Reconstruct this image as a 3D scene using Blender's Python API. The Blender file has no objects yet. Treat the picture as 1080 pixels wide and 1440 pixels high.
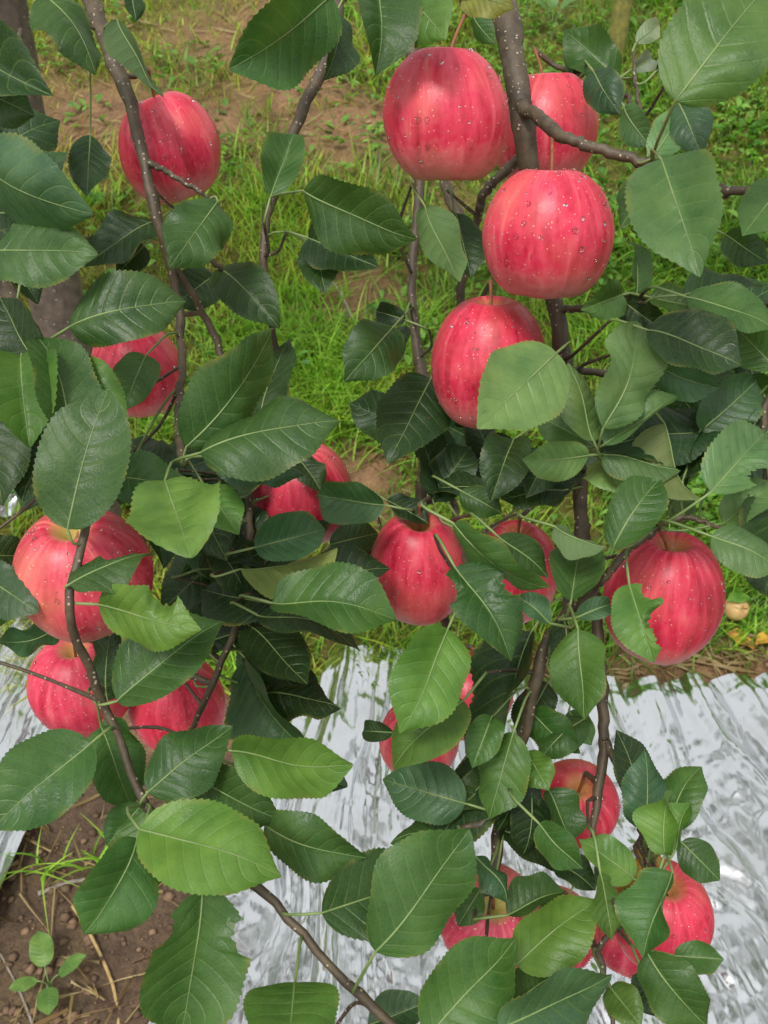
import bpy, math, random
import numpy as np
from mathutils import Vector, Matrix

random.seed(7)
rng = np.random.default_rng(11)
scene = bpy.context.scene
col = scene.collection
R = math.radians

# ------------------------------------------------------------------ camera
CAM_H, PITCH, F = 1.25, R(35), 1300.0          # metres, radians, focal length in photo pixels (1080 x 1440)
CAM = Vector((0, 0, CAM_H))
RIGHT = Vector((1, 0, 0))
FWD = Vector((0, math.cos(PITCH), -math.sin(PITCH)))
UP = Vector((0, math.sin(PITCH), math.cos(PITCH)))
cd = bpy.data.cameras.new('camera')
cam = bpy.data.objects.new('camera', cd)
col.objects.link(cam)
cam.location = CAM
cam.rotation_euler = (math.pi / 2 - PITCH, 0, 0)
cd.sensor_fit = 'VERTICAL'
cd.sensor_height = 36
cd.lens = F / 1440 * 36
cd.clip_start, cd.clip_end = 0.02, 3000
cd.dof.use_dof = True
cd.dof.focus_distance = 0.62
cd.dof.aperture_fstop = 18
scene.camera = cam

# ------------------------------------------------------------------ sky, sun, exposure
SUN_EL, SUN_AZ = R(58), R(205)                 # soft light from above, behind the camera and a little to the left
world = bpy.data.worlds.new('World')
scene.world = world
world.use_nodes = True
wn, wl = world.node_tree.nodes, world.node_tree.links
sky = wn.new('ShaderNodeTexSky')
sky.sky_type = 'NISHITA'
sky.sun_disc = False
sky.sun_elevation = SUN_EL
sky.sun_rotation = SUN_AZ
sky.dust_density = 4.0
sky.air_density = 1.0
hs = wn.new('ShaderNodeHueSaturation')
hs.inputs['Saturation'].default_value = 0.12
wl.new(sky.outputs[0], hs.inputs['Color'])
cloud = wn.new('ShaderNodeMix')                 # even white cloud over the clear sky
cloud.data_type = 'RGBA'
cloud.inputs[0].default_value = 0.6
wl.new(hs.outputs[0], cloud.inputs[6])
cloud.inputs[7].default_value = (7.0, 7.1, 7.2, 1)
bg = wn['Background']
bg.inputs['Strength'].default_value = 0.11
wl.new(cloud.outputs[2], bg.inputs[0])
sd = bpy.data.lights.new('sun', 'SUN')
sd.energy = 1.5
sd.angle = R(14)
sd.color = (1.0, 0.96, 0.9)
sun = bpy.data.objects.new('sun', sd)
col.objects.link(sun)
sdir = Vector((math.sin(SUN_AZ) * math.cos(SUN_EL), math.cos(SUN_AZ) * math.cos(SUN_EL), math.sin(SUN_EL)))
sun.rotation_euler = sdir.to_track_quat('Z', 'Y').to_euler()
vs = scene.view_settings
vs.view_transform = 'Standard'
vs.look = 'None'
vs.exposure = 0.7
vs.gamma = 1.0
scene.render.engine = 'CYCLES'
scene.cycles.use_denoising = True
scene.cycles.max_bounces = 8
scene.cycles.transparent_max_bounces = 8

# ------------------------------------------------------------------ helpers
def P(px, py, d):
    """a point d metres in front of the lens along its axis, on the ray of a photo pixel"""
    return CAM + d * ((px - 540) / F * RIGHT + (720 - py) / F * UP + FWD)

def to_px(v):
    w = Vector(v) - CAM
    z = w.dot(FWD)
    return 540 + F * w.dot(RIGHT) / z, 720 - F * w.dot(UP) / z, z

def make_mesh(name, verts, faces, mats=(), smooth=True, uv=None, colors=None, mat_idx=None):
    verts = np.asarray(verts, dtype=np.float32)
    me = bpy.data.meshes.new(name)
    if isinstance(faces, np.ndarray):
        flist = [faces]
    else:
        flist = [np.asarray(f, dtype=np.int32) for f in faces if len(f)]
    me.vertices.add(len(verts))
    me.vertices.foreach_set('co', verts.ravel())
    loops = np.concatenate([f.ravel() for f in flist]).astype(np.int32)
    starts, s = [], 0
    for f in flist:
        n, k = f.shape
        starts.append(s + np.arange(n) * k)
        s += n * k
    starts = np.concatenate(starts).astype(np.int32)
    me.loops.add(len(loops))
    me.loops.foreach_set('vertex_index', loops)
    me.polygons.add(len(starts))
    me.polygons.foreach_set('loop_start', starts)
    if smooth:
        me.polygons.foreach_set('use_smooth', np.ones(len(starts), dtype=bool))
    if uv is not None:
        l = me.uv_layers.new(name='UVMap')
        l.data.foreach_set('uv', np.asarray(uv, dtype=np.float32)[loops].ravel())
    if colors is not None:
        a = me.color_attributes.new('tint', 'FLOAT_COLOR', 'POINT')
        c = np.ones((len(verts), 4), dtype=np.float32)
        c[:, :3] = colors
        a.data.foreach_set('color', c.ravel())
    for m in mats:
        me.materials.append(m)
    if mat_idx is not None:
        me.polygons.foreach_set('material_index', np.asarray(mat_idx, dtype=np.int32))
    me.update(calc_edges=True)
    return me

def link(name, me, parent=None, loc=None):
    o = bpy.data.objects.new(name, me)
    col.objects.link(o)
    if parent is not None:
        o.parent = parent
    if loc is not None:
        o.location = loc
    return o

def tag(o, label=None, cat=None, group=None, kind=None):
    if label: o['label'] = label
    if cat: o['category'] = cat
    if group: o['group'] = group
    if kind: o['kind'] = kind
    return o

def catmull(pts, n):
    """pts (k, c) -> smooth curve of n samples through them"""
    p = np.asarray(pts, dtype=float)
    k = len(p)
    if k == 2:
        t = np.linspace(0, 1, n)[:, None]
        return p[0] * (1 - t) + p[1] * t
    seg = np.linalg.norm(np.diff(p[:, :3], axis=0), axis=1) if p.shape[1] >= 3 else np.linalg.norm(np.diff(p, axis=0), axis=1)
    cum = np.concatenate([[0], np.cumsum(np.maximum(seg, 1e-6))])
    s = np.linspace(0, cum[-1], n)
    i = np.clip(np.searchsorted(cum, s, side='right') - 1, 0, k - 2)
    t = ((s - cum[i]) / (cum[i + 1] - cum[i]))[:, None]
    p0 = p[np.maximum(i - 1, 0)]; p1 = p[i]; p2 = p[i + 1]; p3 = p[np.minimum(i + 2, k - 1)]
    return 0.5 * (2 * p1 + (p2 - p0) * t + (2 * p0 - 5 * p1 + 4 * p2 - p3) * t**2 + (3 * p1 - p0 - 3 * p2 + p3) * t**3)

def tube(pts, rad, ns=8, bumps=0.0, cap=True):
    """verts, quads of a tapered tube along pts with radii rad"""
    p = np.asarray(pts, dtype=float)
    n = len(p)
    rad = np.broadcast_to(np.asarray(rad, dtype=float), (n,))
    tan = np.gradient(p, axis=0)
    tan /= np.linalg.norm(tan, axis=1)[:, None] + 1e-12
    ref = np.array([0.31, 0.2, 0.93]) if abs(tan[0] @ np.array([0.31, 0.2, 0.93])) < 0.9 else np.array([1.0, 0, 0])
    u = np.zeros_like(p)
    v = ref - tan[0] * (ref @ tan[0]); v /= np.linalg.norm(v)
    for i in range(n):
        v = v - tan[i] * (v @ tan[i]); v /= np.linalg.norm(v) + 1e-12
        u[i] = v
    w = np.cross(tan, u)
    a = np.linspace(0, 2 * np.pi, ns, endpoint=False)
    rr = rad[:, None] * (1 + bumps * rng.uniform(-1, 1, (n, ns))) if bumps else np.repeat(rad[:, None], ns, 1)
    V = p[:, None, :] + rr[:, :, None] * (np.cos(a)[None, :, None] * u[:, None, :] + np.sin(a)[None, :, None] * w[:, None, :])
    V = V.reshape(-1, 3)
    i, j = np.meshgrid(np.arange(n - 1), np.arange(ns), indexing='ij')
    j2 = (j + 1) % ns
    Q = np.stack([i * ns + j, i * ns + j2, (i + 1) * ns + j2, (i + 1) * ns + j], -1).reshape(-1, 4)
    if cap:
        V = np.vstack([V, p[0], p[-1]])
        a0, a1 = n * ns, n * ns + 1
        jj = np.arange(ns); jn = (jj + 1) % ns
        T = np.vstack([np.stack([np.full(ns, a0), jn, jj], -1), np.stack([np.full(ns, a1), (n - 1) * ns + jj, (n - 1) * ns + jn], -1)])
        return V, Q, T
    return V, Q, np.zeros((0, 3), int)

def tube_mesh(name, pts, rad, mats, ns=8, bumps=0.0):
    V, Q, T = tube(pts, rad, ns, bumps)
    return make_mesh(name, V, [Q, T], mats)

def hash2(ix, iy, seed):
    h = (ix.astype(np.int64) * 374761393 + iy.astype(np.int64) * 668265263 + seed * 974634777) & 0x7fffffff
    h = ((h ^ (h >> 13)) * 1274126177) & 0x7fffffff
    return ((h ^ (h >> 16)) & 0xffffff) / float(0xffffff)

def vnoise(x, y, seed=0):
    ix, iy = np.floor(x), np.floor(y)
    fx, fy = x - ix, y - iy
    fx = fx * fx * (3 - 2 * fx); fy = fy * fy * (3 - 2 * fy)
    a = hash2(ix, iy, seed); b = hash2(ix + 1, iy, seed); c = hash2(ix, iy + 1, seed); d = hash2(ix + 1, iy + 1, seed)
    return (a * (1 - fx) + b * fx) * (1 - fy) + (c * (1 - fx) + d * fx) * fy

def fbm(x, y, seed=0, oct=4):
    s, a, t = 0, 1.0, 0
    for o in range(oct):
        s = s + a * vnoise(x * 2**o, y * 2**o, seed + o * 17)
        t += a; a *= 0.5
    return s / t

def ridged(x, y, seed=0):
    return 1 - np.abs(2 * vnoise(x, y, seed) - 1)

# ------------------------------------------------------------------ materials
def new_mat(name):
    m = bpy.data.materials.new(name)
    m.use_nodes = True
    nt = m.node_tree
    b = nt.nodes['Principled BSDF']
    return m, nt.nodes, nt.links, b

def N(nodes, kind, **kw):
    n = nodes.new(kind)
    for k, v in kw.items():
        if k in n.bl_rna.properties and k not in n.inputs:
            setattr(n, k, v)
        else:
            n.inputs[k].default_value = v
    return n

def math_node(nodes, links, op, a, b=None, c=None):
    n = nodes.new('ShaderNodeMath'); n.operation = op
    for i, x in enumerate((a, b, c)):
        if x is None: continue
        if isinstance(x, (int, float)): n.inputs[i].default_value = x
        else: links.new(x, n.inputs[i])
    return n.outputs[0]

def mix_col(nodes, links, fac, a, b, blend='MIX'):
    n = nodes.new('ShaderNodeMix'); n.data_type = 'RGBA'; n.blend_type = blend
    for sock, x in ((n.inputs[0], fac), (n.inputs[6], a), (n.inputs[7], b)):
        if isinstance(x, (int, float)): sock.default_value = x
        elif isinstance(x, tuple): sock.default_value = (*x, 1) if len(x) == 3 else x
        else: links.new(x, sock)
    return n.outputs[2]

def ramp(nodes, links, fac, stops):
    n = nodes.new('ShaderNodeValToRGB')
    e = n.color_ramp.elements
    while len(e) < len(stops): e.new(0.5)
    for el, (p, c) in zip(e, stops):
        el.position = p
        el.color = (*c, 1) if isinstance(c, tuple) else (c, c, c, 1)
    links.new(fac, n.inputs[0])
    return n.outputs[0]

def leaf_material():
    m, n, l, b = new_mat('leaf_blade')
    uv = n.new('ShaderNodeUVMap')
    sep = n.new('ShaderNodeSeparateXYZ'); l.new(uv.outputs[0], sep.inputs[0])
    info = n.new('ShaderNodeObjectInfo')
    tc = n.new('ShaderNodeTexCoord')
    u = sep.outputs[0]
    av = math_node(n, l, 'ABSOLUTE', math_node(n, l, 'MULTIPLY_ADD', sep.outputs[1], 2.0, -1.0))
    # slanting side veins
    lean = math_node(n, l, 'MULTIPLY_ADD', math_node(n, l, 'MULTIPLY', av, av), 0.07, math_node(n, l, 'MULTIPLY', av, 0.15))
    t = math_node(n, l, 'MULTIPLY', math_node(n, l, 'SUBTRACT', u, lean), 8.0)
    fr = math_node(n, l, 'ABSOLUTE', math_node(n, l, 'SUBTRACT', math_node(n, l, 'FRACT', t), 0.5))
    vein = math_node(n, l, 'SUBTRACT', 1.0, math_node(n, l, 'MULTIPLY', fr, 11.0))
    vein = math_node(n, l, 'MAXIMUM', vein, 0.0)
    fade = math_node(n, l, 'SUBTRACT', 1.0, math_node(n, l, 'MULTIPLY', av, 0.75))
    vein = math_node(n, l, 'MULTIPLY', vein, fade)
    # net of fine veins
    mp = N(n, 'ShaderNodeMapping'); l.new(tc.outputs['Object'], mp.inputs[0])
    off = n.new('ShaderNodeCombineXYZ')
    l.new(math_node(n, l, 'MULTIPLY', info.outputs['Random'], 37.0), off.inputs[2])
    l.new(off.outputs[0], mp.inputs['Location'])
    vor = N(n, 'ShaderNodeTexVoronoi', feature='DISTANCE_TO_EDGE', Scale=380.0); l.new(mp.outputs[0], vor.inputs['Vector'])
    net = math_node(n, l, 'MINIMUM', math_node(n, l, 'MULTIPLY', vor.outputs['Distance'], 5.0), 1.0)
    no = N(n, 'ShaderNodeTexNoise', Scale=38.0, Detail=5.0, Roughness=0.6); l.new(mp.outputs[0], no.inputs['Vector'])
    # colour: the tint set for each leaf, mottled
    dark = mix_col(n, l, 1.0, info.outputs['Color'], (0.62, 0.72, 0.66), 'MULTIPLY')
    lite = mix_col(n, l, 1.0, info.outputs['Color'], (1.5, 1.3, 1.2), 'MULTIPLY')
    c = mix_col(n, l, ramp(n, l, no.outputs[0], [(0.3, 0.0), (0.72, 1.0)]), dark, lite)
    c = mix_col(n, l, math_node(n, l, 'MULTIPLY', math_node(n, l, 'SUBTRACT', 1.0, net), 0.1), c, (0.14, 0.24, 0.07))
    c = mix_col(n, l, math_node(n, l, 'MULTIPLY', vein, 0.26), c, (0.2, 0.3, 0.09))
    # worn yellowing rim and a few brown scab spots
    rimn = N(n, 'ShaderNodeTexNoise', Scale=55.0, Detail=2.0); l.new(mp.outputs[0], rimn.inputs['Vector'])
    rim = math_node(n, l, 'MULTIPLY', ramp(n, l, av, [(0.86, 0.0), (1.0, 1.0)]), ramp(n, l, rimn.outputs[0], [(0.5, 0.0), (0.7, 0.8)]))
    c = mix_col(n, l, rim, c, (0.2, 0.2, 0.04))
    sp = N(n, 'ShaderNodeTexVoronoi', Scale=60.0, Randomness=1.0); l.new(mp.outputs[0], sp.inputs['Vector'])
    spot = math_node(n, l, 'MULTIPLY', ramp(n, l, sp.outputs['Distance'], [(0.05, 1.0), (0.1, 0.0)]), ramp(n, l, rimn.outputs[0], [(0.6, 0.0), (0.66, 1.0)]))
    c = mix_col(n, l, math_node(n, l, 'MULTIPLY', spot, 0.85), c, (0.12, 0.06, 0.025))
    geo = n.new('ShaderNodeNewGeometry')
    back = mix_col(n, l, 0.4, c, (0.15, 0.22, 0.1))
    c = mix_col(n, l, geo.outputs['Backfacing'], c, back)
    l.new(c, b.inputs['Base Color'])
    rgh = math_node(n, l, 'MULTIPLY_ADD', no.outputs[0], 0.38, 0.23)
    rgh = math_node(n, l, 'MULTIPLY_ADD', geo.outputs['Backfacing'], 0.25, rgh)
    l.new(rgh, b.inputs['Roughness'])
    b.inputs['Specular IOR Level'].default_value = 0.38
    # relief
    h = math_node(n, l, 'MULTIPLY_ADD', net, 0.12, math_node(n, l, 'MULTIPLY', vein, -0.7))
    h = math_node(n, l, 'MULTIPLY_ADD', no.outputs[0], 0.5, h)
    bp = N(n, 'ShaderNodeBump', Strength=0.45, Distance=0.0011); l.new(h, bp.inputs['Height'])
    l.new(bp.outputs[0], b.inputs['Normal'])
    tr = n.new('ShaderNodeBsdfTranslucent')
    l.new(mix_col(n, l, 1.0, c, (1.5, 1.7, 0.7), 'MULTIPLY'), tr.inputs[0])
    l.new(bp.outputs[0], tr.inputs['Normal'])
    ms = n.new('ShaderNodeMixShader'); ms.inputs[0].default_value = 0.27
    l.new(b.outputs[0], ms.inputs[1]); l.new(tr.outputs[0], ms.inputs[2])
    l.new(ms.outputs[0], n['Material Output'].inputs[0])
    return m

def stalk_material():
    m, n, l, b = new_mat('leaf_stalk_green')
    tc = n.new('ShaderNodeTexCoord')
    no = N(n, 'ShaderNodeTexNoise', Scale=60.0, Detail=3.0); l.new(tc.outputs['Object'], no.inputs['Vector'])
    l.new(ramp(n, l, no.outputs[0], [(0.3, (0.1, 0.17, 0.045)), (0.75, (0.22, 0.29, 0.1))]), b.inputs['Base Color'])
    b.inputs['Roughness'].default_value = 0.5
    return m

def bark_material(name, c0, c1, dot, dotscale=260.0, dotcut=0.2):
    m, n, l, b = new_mat(name)
    tc = n.new('ShaderNodeTexCoord')
    mp = N(n, 'ShaderNodeMapping'); l.new(tc.outputs['Object'], mp.inputs[0])
    no = N(n, 'ShaderNodeTexNoise', Scale=70.0, Detail=6.0, Roughness=0.65); l.new(mp.outputs[0], no.inputs['Vector'])
    vor = N(n, 'ShaderNodeTexVoronoi', Scale=dotscale); l.new(mp.outputs[0], vor.inputs['Vector'])
    c = ramp(n, l, no.outputs[0], [(0.3, c0), (0.72, c1)])
    sepc = n.new('ShaderNodeSeparateColor'); l.new(vor.outputs['Color'], sepc.inputs[0])
    keep = ramp(n, l, sepc.outputs[0], [(0.55, 0.0), (0.6, 1.0)])
    d = math_node(n, l, 'MULTIPLY', ramp(n, l, vor.outputs['Distance'], [(dotcut, 1.0), (dotcut + 0.08, 0.0)]), keep)
    c = mix_col(n, l, d, c, dot)
    l.new(c, b.inputs['Base Color'])
    b.inputs['Roughness'].default_value = 0.55
    h = math_node(n, l, 'MULTIPLY_ADD', d, 0.8, no.outputs[0])
    bp = N(n, 'ShaderNodeBump', Strength=0.8, Distance=0.0015); l.new(h, bp.inputs['Height'])
    l.new(bp.outputs[0], b.inputs['Normal'])
    return m

def apple_material():
    m, n, l, b = new_mat('apple_skin')
    tc = n.new('ShaderNodeTexCoord'); info = n.new('ShaderNodeObjectInfo')
    off = n.new('ShaderNodeCombineXYZ')
    for i, k in enumerate((13.0, 29.0, 7.0)):
        l.new(math_node(n, l, 'MULTIPLY', info.outputs['Random'], k), off.inputs[i])
    # local coordinates in apple radii
    mp = N(n, 'ShaderNodeMapping', Scale=(23, 23, 23)); l.new(tc.outputs['Object'], mp.inputs[0])
    sep = n.new('ShaderNodeSeparateXYZ'); l.new(mp.outputs[0], sep.inputs[0])
    rad = math_node(n, l, 'SQRT', math_node(n, l, 'ADD', math_node(n, l, 'MULTIPLY', sep.outputs[0], sep.outputs[0]), math_node(n, l, 'MULTIPLY', sep.outputs[1], sep.outputs[1])))
    rad = math_node(n, l, 'MAXIMUM', rad, 0.05)
    cx = n.new('ShaderNodeCombineXYZ')
    l.new(math_node(n, l, 'DIVIDE', sep.outputs[0], rad), cx.inputs[0])
    l.new(math_node(n, l, 'DIVIDE', sep.outputs[1], rad), cx.inputs[1])
    l.new(math_node(n, l, 'MULTIPLY', sep.outputs[2], 0.24), cx.inputs[2])
    add = n.new('ShaderNodeVectorMath'); add.operation = 'ADD'; l.new(cx.outputs[0], add.inputs[0]); l.new(off.outputs[0], add.inputs[1])
    s1 = N(n, 'ShaderNodeTexNoise', Scale=4.2, Detail=5.0, Roughness=0.6, Distortion=0.5); l.new(add.outputs[0], s1.inputs['Vector'])
    add2 = n.new('ShaderNodeVectorMath'); add2.operation = 'ADD'; l.new(mp.outputs[0], add2.inputs[0]); l.new(off.outputs[0], add2.inputs[1])
    big = N(n, 'ShaderNodeTexNoise', Scale=0.75, Detail=2.0); l.new(add2.outputs[0], big.inputs['Vector'])
    fine = N(n, 'ShaderNodeTexNoise', Scale=9.0, Detail=4.0); l.new(add2.outputs[0], fine.inputs['Vector'])
    c = ramp(n, l, s1.outputs[0], [(0.3, (0.34, 0.003, 0.022)), (0.45, (0.54, 0.012, 0.046)), (0.57, (0.68, 0.036, 0.085)), (0.74, (0.74, 0.15, 0.15))])
    # one blushed and one paler cheek
    c = mix_col(n, l, math_node(n, l, 'MULTIPLY', ramp(n, l, big.outputs[0], [(0.5, 0.0), (0.72, 1.0)]), 0.42), c, (0.66, 0.2, 0.12))
    c = mix_col(n, l, math_node(n, l, 'MULTIPLY', ramp(n, l, fine.outputs[0], [(0.35, 0.0), (0.75, 1.0)]), 0.3), c, (0.7, 0.1, 0.13))
    # greenish straw colour down in the stalk hollow and around the eye
    hollow = math_node(n, l, 'MULTIPLY', ramp(n, l, rad, [(0.13, 1.0), (0.34, 0.0)]), 0.75)
    c = mix_col(n, l, hollow, c, (0.42, 0.26, 0.07))
    low = math_node(n, l, 'MULTIPLY_ADD', sep.outputs[2], -1.0, math_node(n, l, 'MULTIPLY', fine.outputs[0], 0.35))
    c = mix_col(n, l, math_node(n, l, 'MULTIPLY', ramp(n, l, low, [(0.55, 0.0), (1.1, 1.0)]), 0.55), c, (0.72, 0.3, 0.24))
    # lenticels
    vor = N(n, 'ShaderNodeTexVoronoi', Scale=11.0); l.new(add2.outputs[0], vor.inputs['Vector'])
    dots = ramp(n, l, vor.outputs['Distance'], [(0.08, 1.0), (0.17, 0.0)])
    c = mix_col(n, l, math_node(n, l, 'MULTIPLY', dots, 0.55), c, (0.8, 0.42, 0.32))
    tint = mix_col(n, l, 1.0, c, info.outputs['Color'], 'MULTIPLY')
    l.new(tint, b.inputs['Base Color'])
    l.new(math_node(n, l, 'MULTIPLY_ADD', fine.outputs[0], 0.22, 0.3), b.inputs['Roughness'])
    b.inputs['Specular IOR Level'].default_value = 0.45
    b.inputs['Sheen Weight'].default_value = 0.03
    b.inputs['Sheen Roughness'].default_value = 0.6
    b.inputs['Subsurface Weight'].default_value = 0.0
    h = math_node(n, l, 'MULTIPLY_ADD', dots, 0.25, fine.outputs[0])
    bp = N(n, 'ShaderNodeBump', Strength=0.25, Distance=0.001); l.new(h, bp.inputs['Height'])
    l.new(bp.outputs[0], b.inputs['Normal'])
    return m

def water_material():
    m, n, l, b = new_mat('rain_drop')
    b.inputs['Base Color'].default_value = (1, 1, 1, 1)
    b.inputs['Roughness'].default_value = 0.02
    b.inputs['IOR'].default_value = 1.33
    b.inputs['Transmission Weight'].default_value = 1.0
    return m

def foil_material():
    m, n, l, b = new_mat('silver_film')
    tc = n.new('ShaderNodeTexCoord')
    mp = N(n, 'ShaderNodeMapping', Scale=(1, 0.16, 1)); l.new(tc.outputs['Object'], mp.inputs[0])
    s = N(n, 'ShaderNodeTexNoise', Scale=60.0, Detail=2.0, Roughness=0.5, Distortion=0.6); l.new(mp.outputs[0], s.inputs['Vector'])
    cr = N(n, 'ShaderNodeTexVoronoi', feature='DISTANCE_TO_EDGE', Scale=26.0); l.new(tc.outputs['Object'], cr.inputs['Vector'])
    no = N(n, 'ShaderNodeTexNoise', Scale=34.0, Detail=2.0, Distortion=1.5); l.new(tc.outputs['Object'], no.inputs['Vector'])
    dust = N(n, 'ShaderNodeTexNoise', Scale=7.0, Detail=6.0); l.new(tc.outputs['Object'], dust.inputs['Vector'])
    dm = ramp(n, l, dust.outputs[0], [(0.55, 0.0), (0.8, 0.4)])
    c = mix_col(n, l, dm, (0.68, 0.7, 0.71), (0.36, 0.34, 0.3))
    l.new(c, b.inputs['Base Color'])
    l.new(math_node(n, l, 'SUBTRACT', 1.0, math_node(n, l, 'MULTIPLY', dm, 0.35)), b.inputs['Metallic'])
    l.new(math_node(n, l, 'MULTIPLY_ADD', dust.outputs[0], 0.2, 0.08), b.inputs['Roughness'])
    h = math_node(n, l, 'MULTIPLY_ADD', s.outputs[0], 1.0, math_node(n, l, 'MULTIPLY', no.outputs[0], 0.1))
    h = math_node(n, l, 'MULTIPLY_ADD', math_node(n, l, 'MINIMUM', math_node(n, l, 'MULTIPLY', cr.outputs['Distance'], 2.5), 1.0), 0.2, h)
    bp = N(n, 'ShaderNodeBump', Strength=0.28, Distance=0.004); l.new(h, bp.inputs['Height'])
    l.new(bp.outputs[0], b.inputs['Normal'])
    return m

def ground_material():
    m, n, l, b = new_mat('orchard_soil')
    tc = n.new('ShaderNodeTexCoord')
    at = N(n, 'ShaderNodeVertexColor', layer_name='tint')
    n1 = N(n, 'ShaderNodeTexNoise', Scale=16.0, Detail=8.0, Roughness=0.7); l.new(tc.outputs['Object'], n1.inputs['Vector'])
    n2 = N(n, 'ShaderNodeTexNoise', Scale=120.0, Detail=6.0, Roughness=0.7); l.new(tc.outputs['Object'], n2.inputs['Vector'])
    c = mix_col(n, l, 1.0, at.outputs[0], ramp(n, l, n1.outputs[0], [(0.25, (0.45, 0.45, 0.45)), (0.75, (1.45, 1.4, 1.35))]), 'MULTIPLY')
    c = mix_col(n, l, 0.8, c, ramp(n, l, n2.outputs[0], [(0.3, (0.5, 0.5, 0.5)), (0.7, (1.4, 1.4, 1.4))]), 'MULTIPLY')
    l.new(c, b.inputs['Base Color'])
    b.inputs['Roughness'].default_value = 0.95
    h = math_node(n, l, 'MULTIPLY_ADD', n2.outputs[0], 0.4, n1.outputs[0])
    bp = N(n, 'ShaderNodeBump', Strength=1.0, Distance=0.02); l.new(h, bp.inputs['Height'])
    l.new(bp.outputs[0], b.inputs['Normal'])
    return m

def tint_material(name, rough=0.55, trans=0.3):
    m, n, l, b = new_mat(name)
    at = N(n, 'ShaderNodeVertexColor', layer_name='tint')
    l.new(at.outputs[0], b.inputs['Base Color'])
    b.inputs['Roughness'].default_value = rough
    tr = n.new('ShaderNodeBsdfTranslucent')
    l.new(mix_col(n, l, 1.0, at.outputs[0], (1.3, 1.4, 0.8), 'MULTIPLY'), tr.inputs[0])
    ms = n.new('ShaderNodeMixShader'); ms.inputs[0].default_value = trans
    l.new(b.outputs[0], ms.inputs[1]); l.new(tr.outputs[0], ms.inputs[2])
    l.new(ms.outputs[0], n['Material Output'].inputs[0])
    return m

def plain_material(name, c0, c1, scale=80.0, rough=0.6):
    m, n, l, b = new_mat(name)
    tc = n.new('ShaderNodeTexCoord')
    no = N(n, 'ShaderNodeTexNoise', Scale=scale, Detail=4.0); l.new(tc.outputs['Object'], no.inputs['Vector'])
    l.new(ramp(n, l, no.outputs[0], [(0.3, c0), (0.7, c1)]), b.inputs['Base Color'])
    b.inputs['Roughness'].default_value = rough
    bp = N(n, 'ShaderNodeBump', Strength=0.4, Distance=0.001); l.new(no.outputs[0], bp.inputs['Height'])
    l.new(bp.outputs[0], b.inputs['Normal'])
    return m

M_LEAF = leaf_material()
M_STALK = stalk_material()
M_BARK = bark_material('shoot_bark', (0.04, 0.029, 0.018), (0.12, 0.088, 0.05), (0.4, 0.33, 0.24))
M_TRUNK = bark_material('trunk_bark', (0.06, 0.045, 0.035), (0.17, 0.13, 0.1), (0.26, 0.22, 0.18), 90.0, 0.12)
M_APPLE = apple_material()
M_FSTALK = plain_material('fruit_stalk_brown', (0.16, 0.05, 0.02), (0.3, 0.12, 0.04), 120)
M_CALYX = plain_material('calyx_brown', (0.06, 0.04, 0.02), (0.16, 0.11, 0.05), 200)
M_WATER = water_material()
M_FOIL = foil_material()
M_GROUND = ground_material()
M_GRASS = tint_material('grass_blade', 0.5, 0.35)
M_STRAW = plain_material('dry_straw', (0.3, 0.19, 0.07), (0.5, 0.36, 0.16), 90)
M_TWIG = plain_material('dead_twig', (0.16, 0.13, 0.1), (0.36, 0.31, 0.26), 90)

# ------------------------------------------------------------------ ground
Y_EDGE = 1.16           # the flat strip ends here and a grassy bank rises behind it
def ground_base(x, y):
    s = np.maximum(y - Y_EDGE, 0)
    return np.where(s < 4.0, 0.42 * s - 0.42 * 0.12 * (1 - np.exp(-s / 0.12)), 0.42 * 3.88 + 0.25 * (1 - np.exp(-(s - 4.0) * 1.6)))

def ground_z(x, y):
    x = np.asarray(x, float); y = np.asarray(y, float)
    z = ground_base(x, y)
    z = z + 0.05 * (fbm(x * 1.3, y * 1.3, 3, 3) - 0.5) * np.clip((y - Y_EDGE) * 2, 0, 1)
    near = np.clip(1.6 - np.abs(y - 1.5) / 4, 0, 1)
    z = z + near * (0.022 * (fbm(x * 9, y * 9, 5, 4) - 0.5) + 0.02 * (ridged(x * 22, y * 22, 8) - 0.5) * (fbm(x * 4, y * 4, 9, 2)) + 0.014 * (fbm(x * 38, y * 38, 12, 3) - 0.5))
    return z

def on_ground(px, py):
    """where the ray of a photo pixel meets the ground"""
    ray = P(px, py, 1.0) - CAM
    d = 0.3 + np.arange(1200) * 0.006
    gap = CAM.z + d * ray.z - ground_z(d * ray.x, d * ray.y)
    i = int(np.argmax(gap < 0)) if (gap < 0).any() else 1199
    return CAM + ray * float(d[i])

def axis_coords(lo, hi, step, far):
    a = list(np.arange(lo, hi + step / 2, step))
    s, x = step, hi
    while x < far:
        s *= 1.35; x += s; a.append(x)
    s, x = step, lo
    while x > -far:
        s *= 1.35; x -= s; a.insert(0, x)
    return np.array(a)

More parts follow.
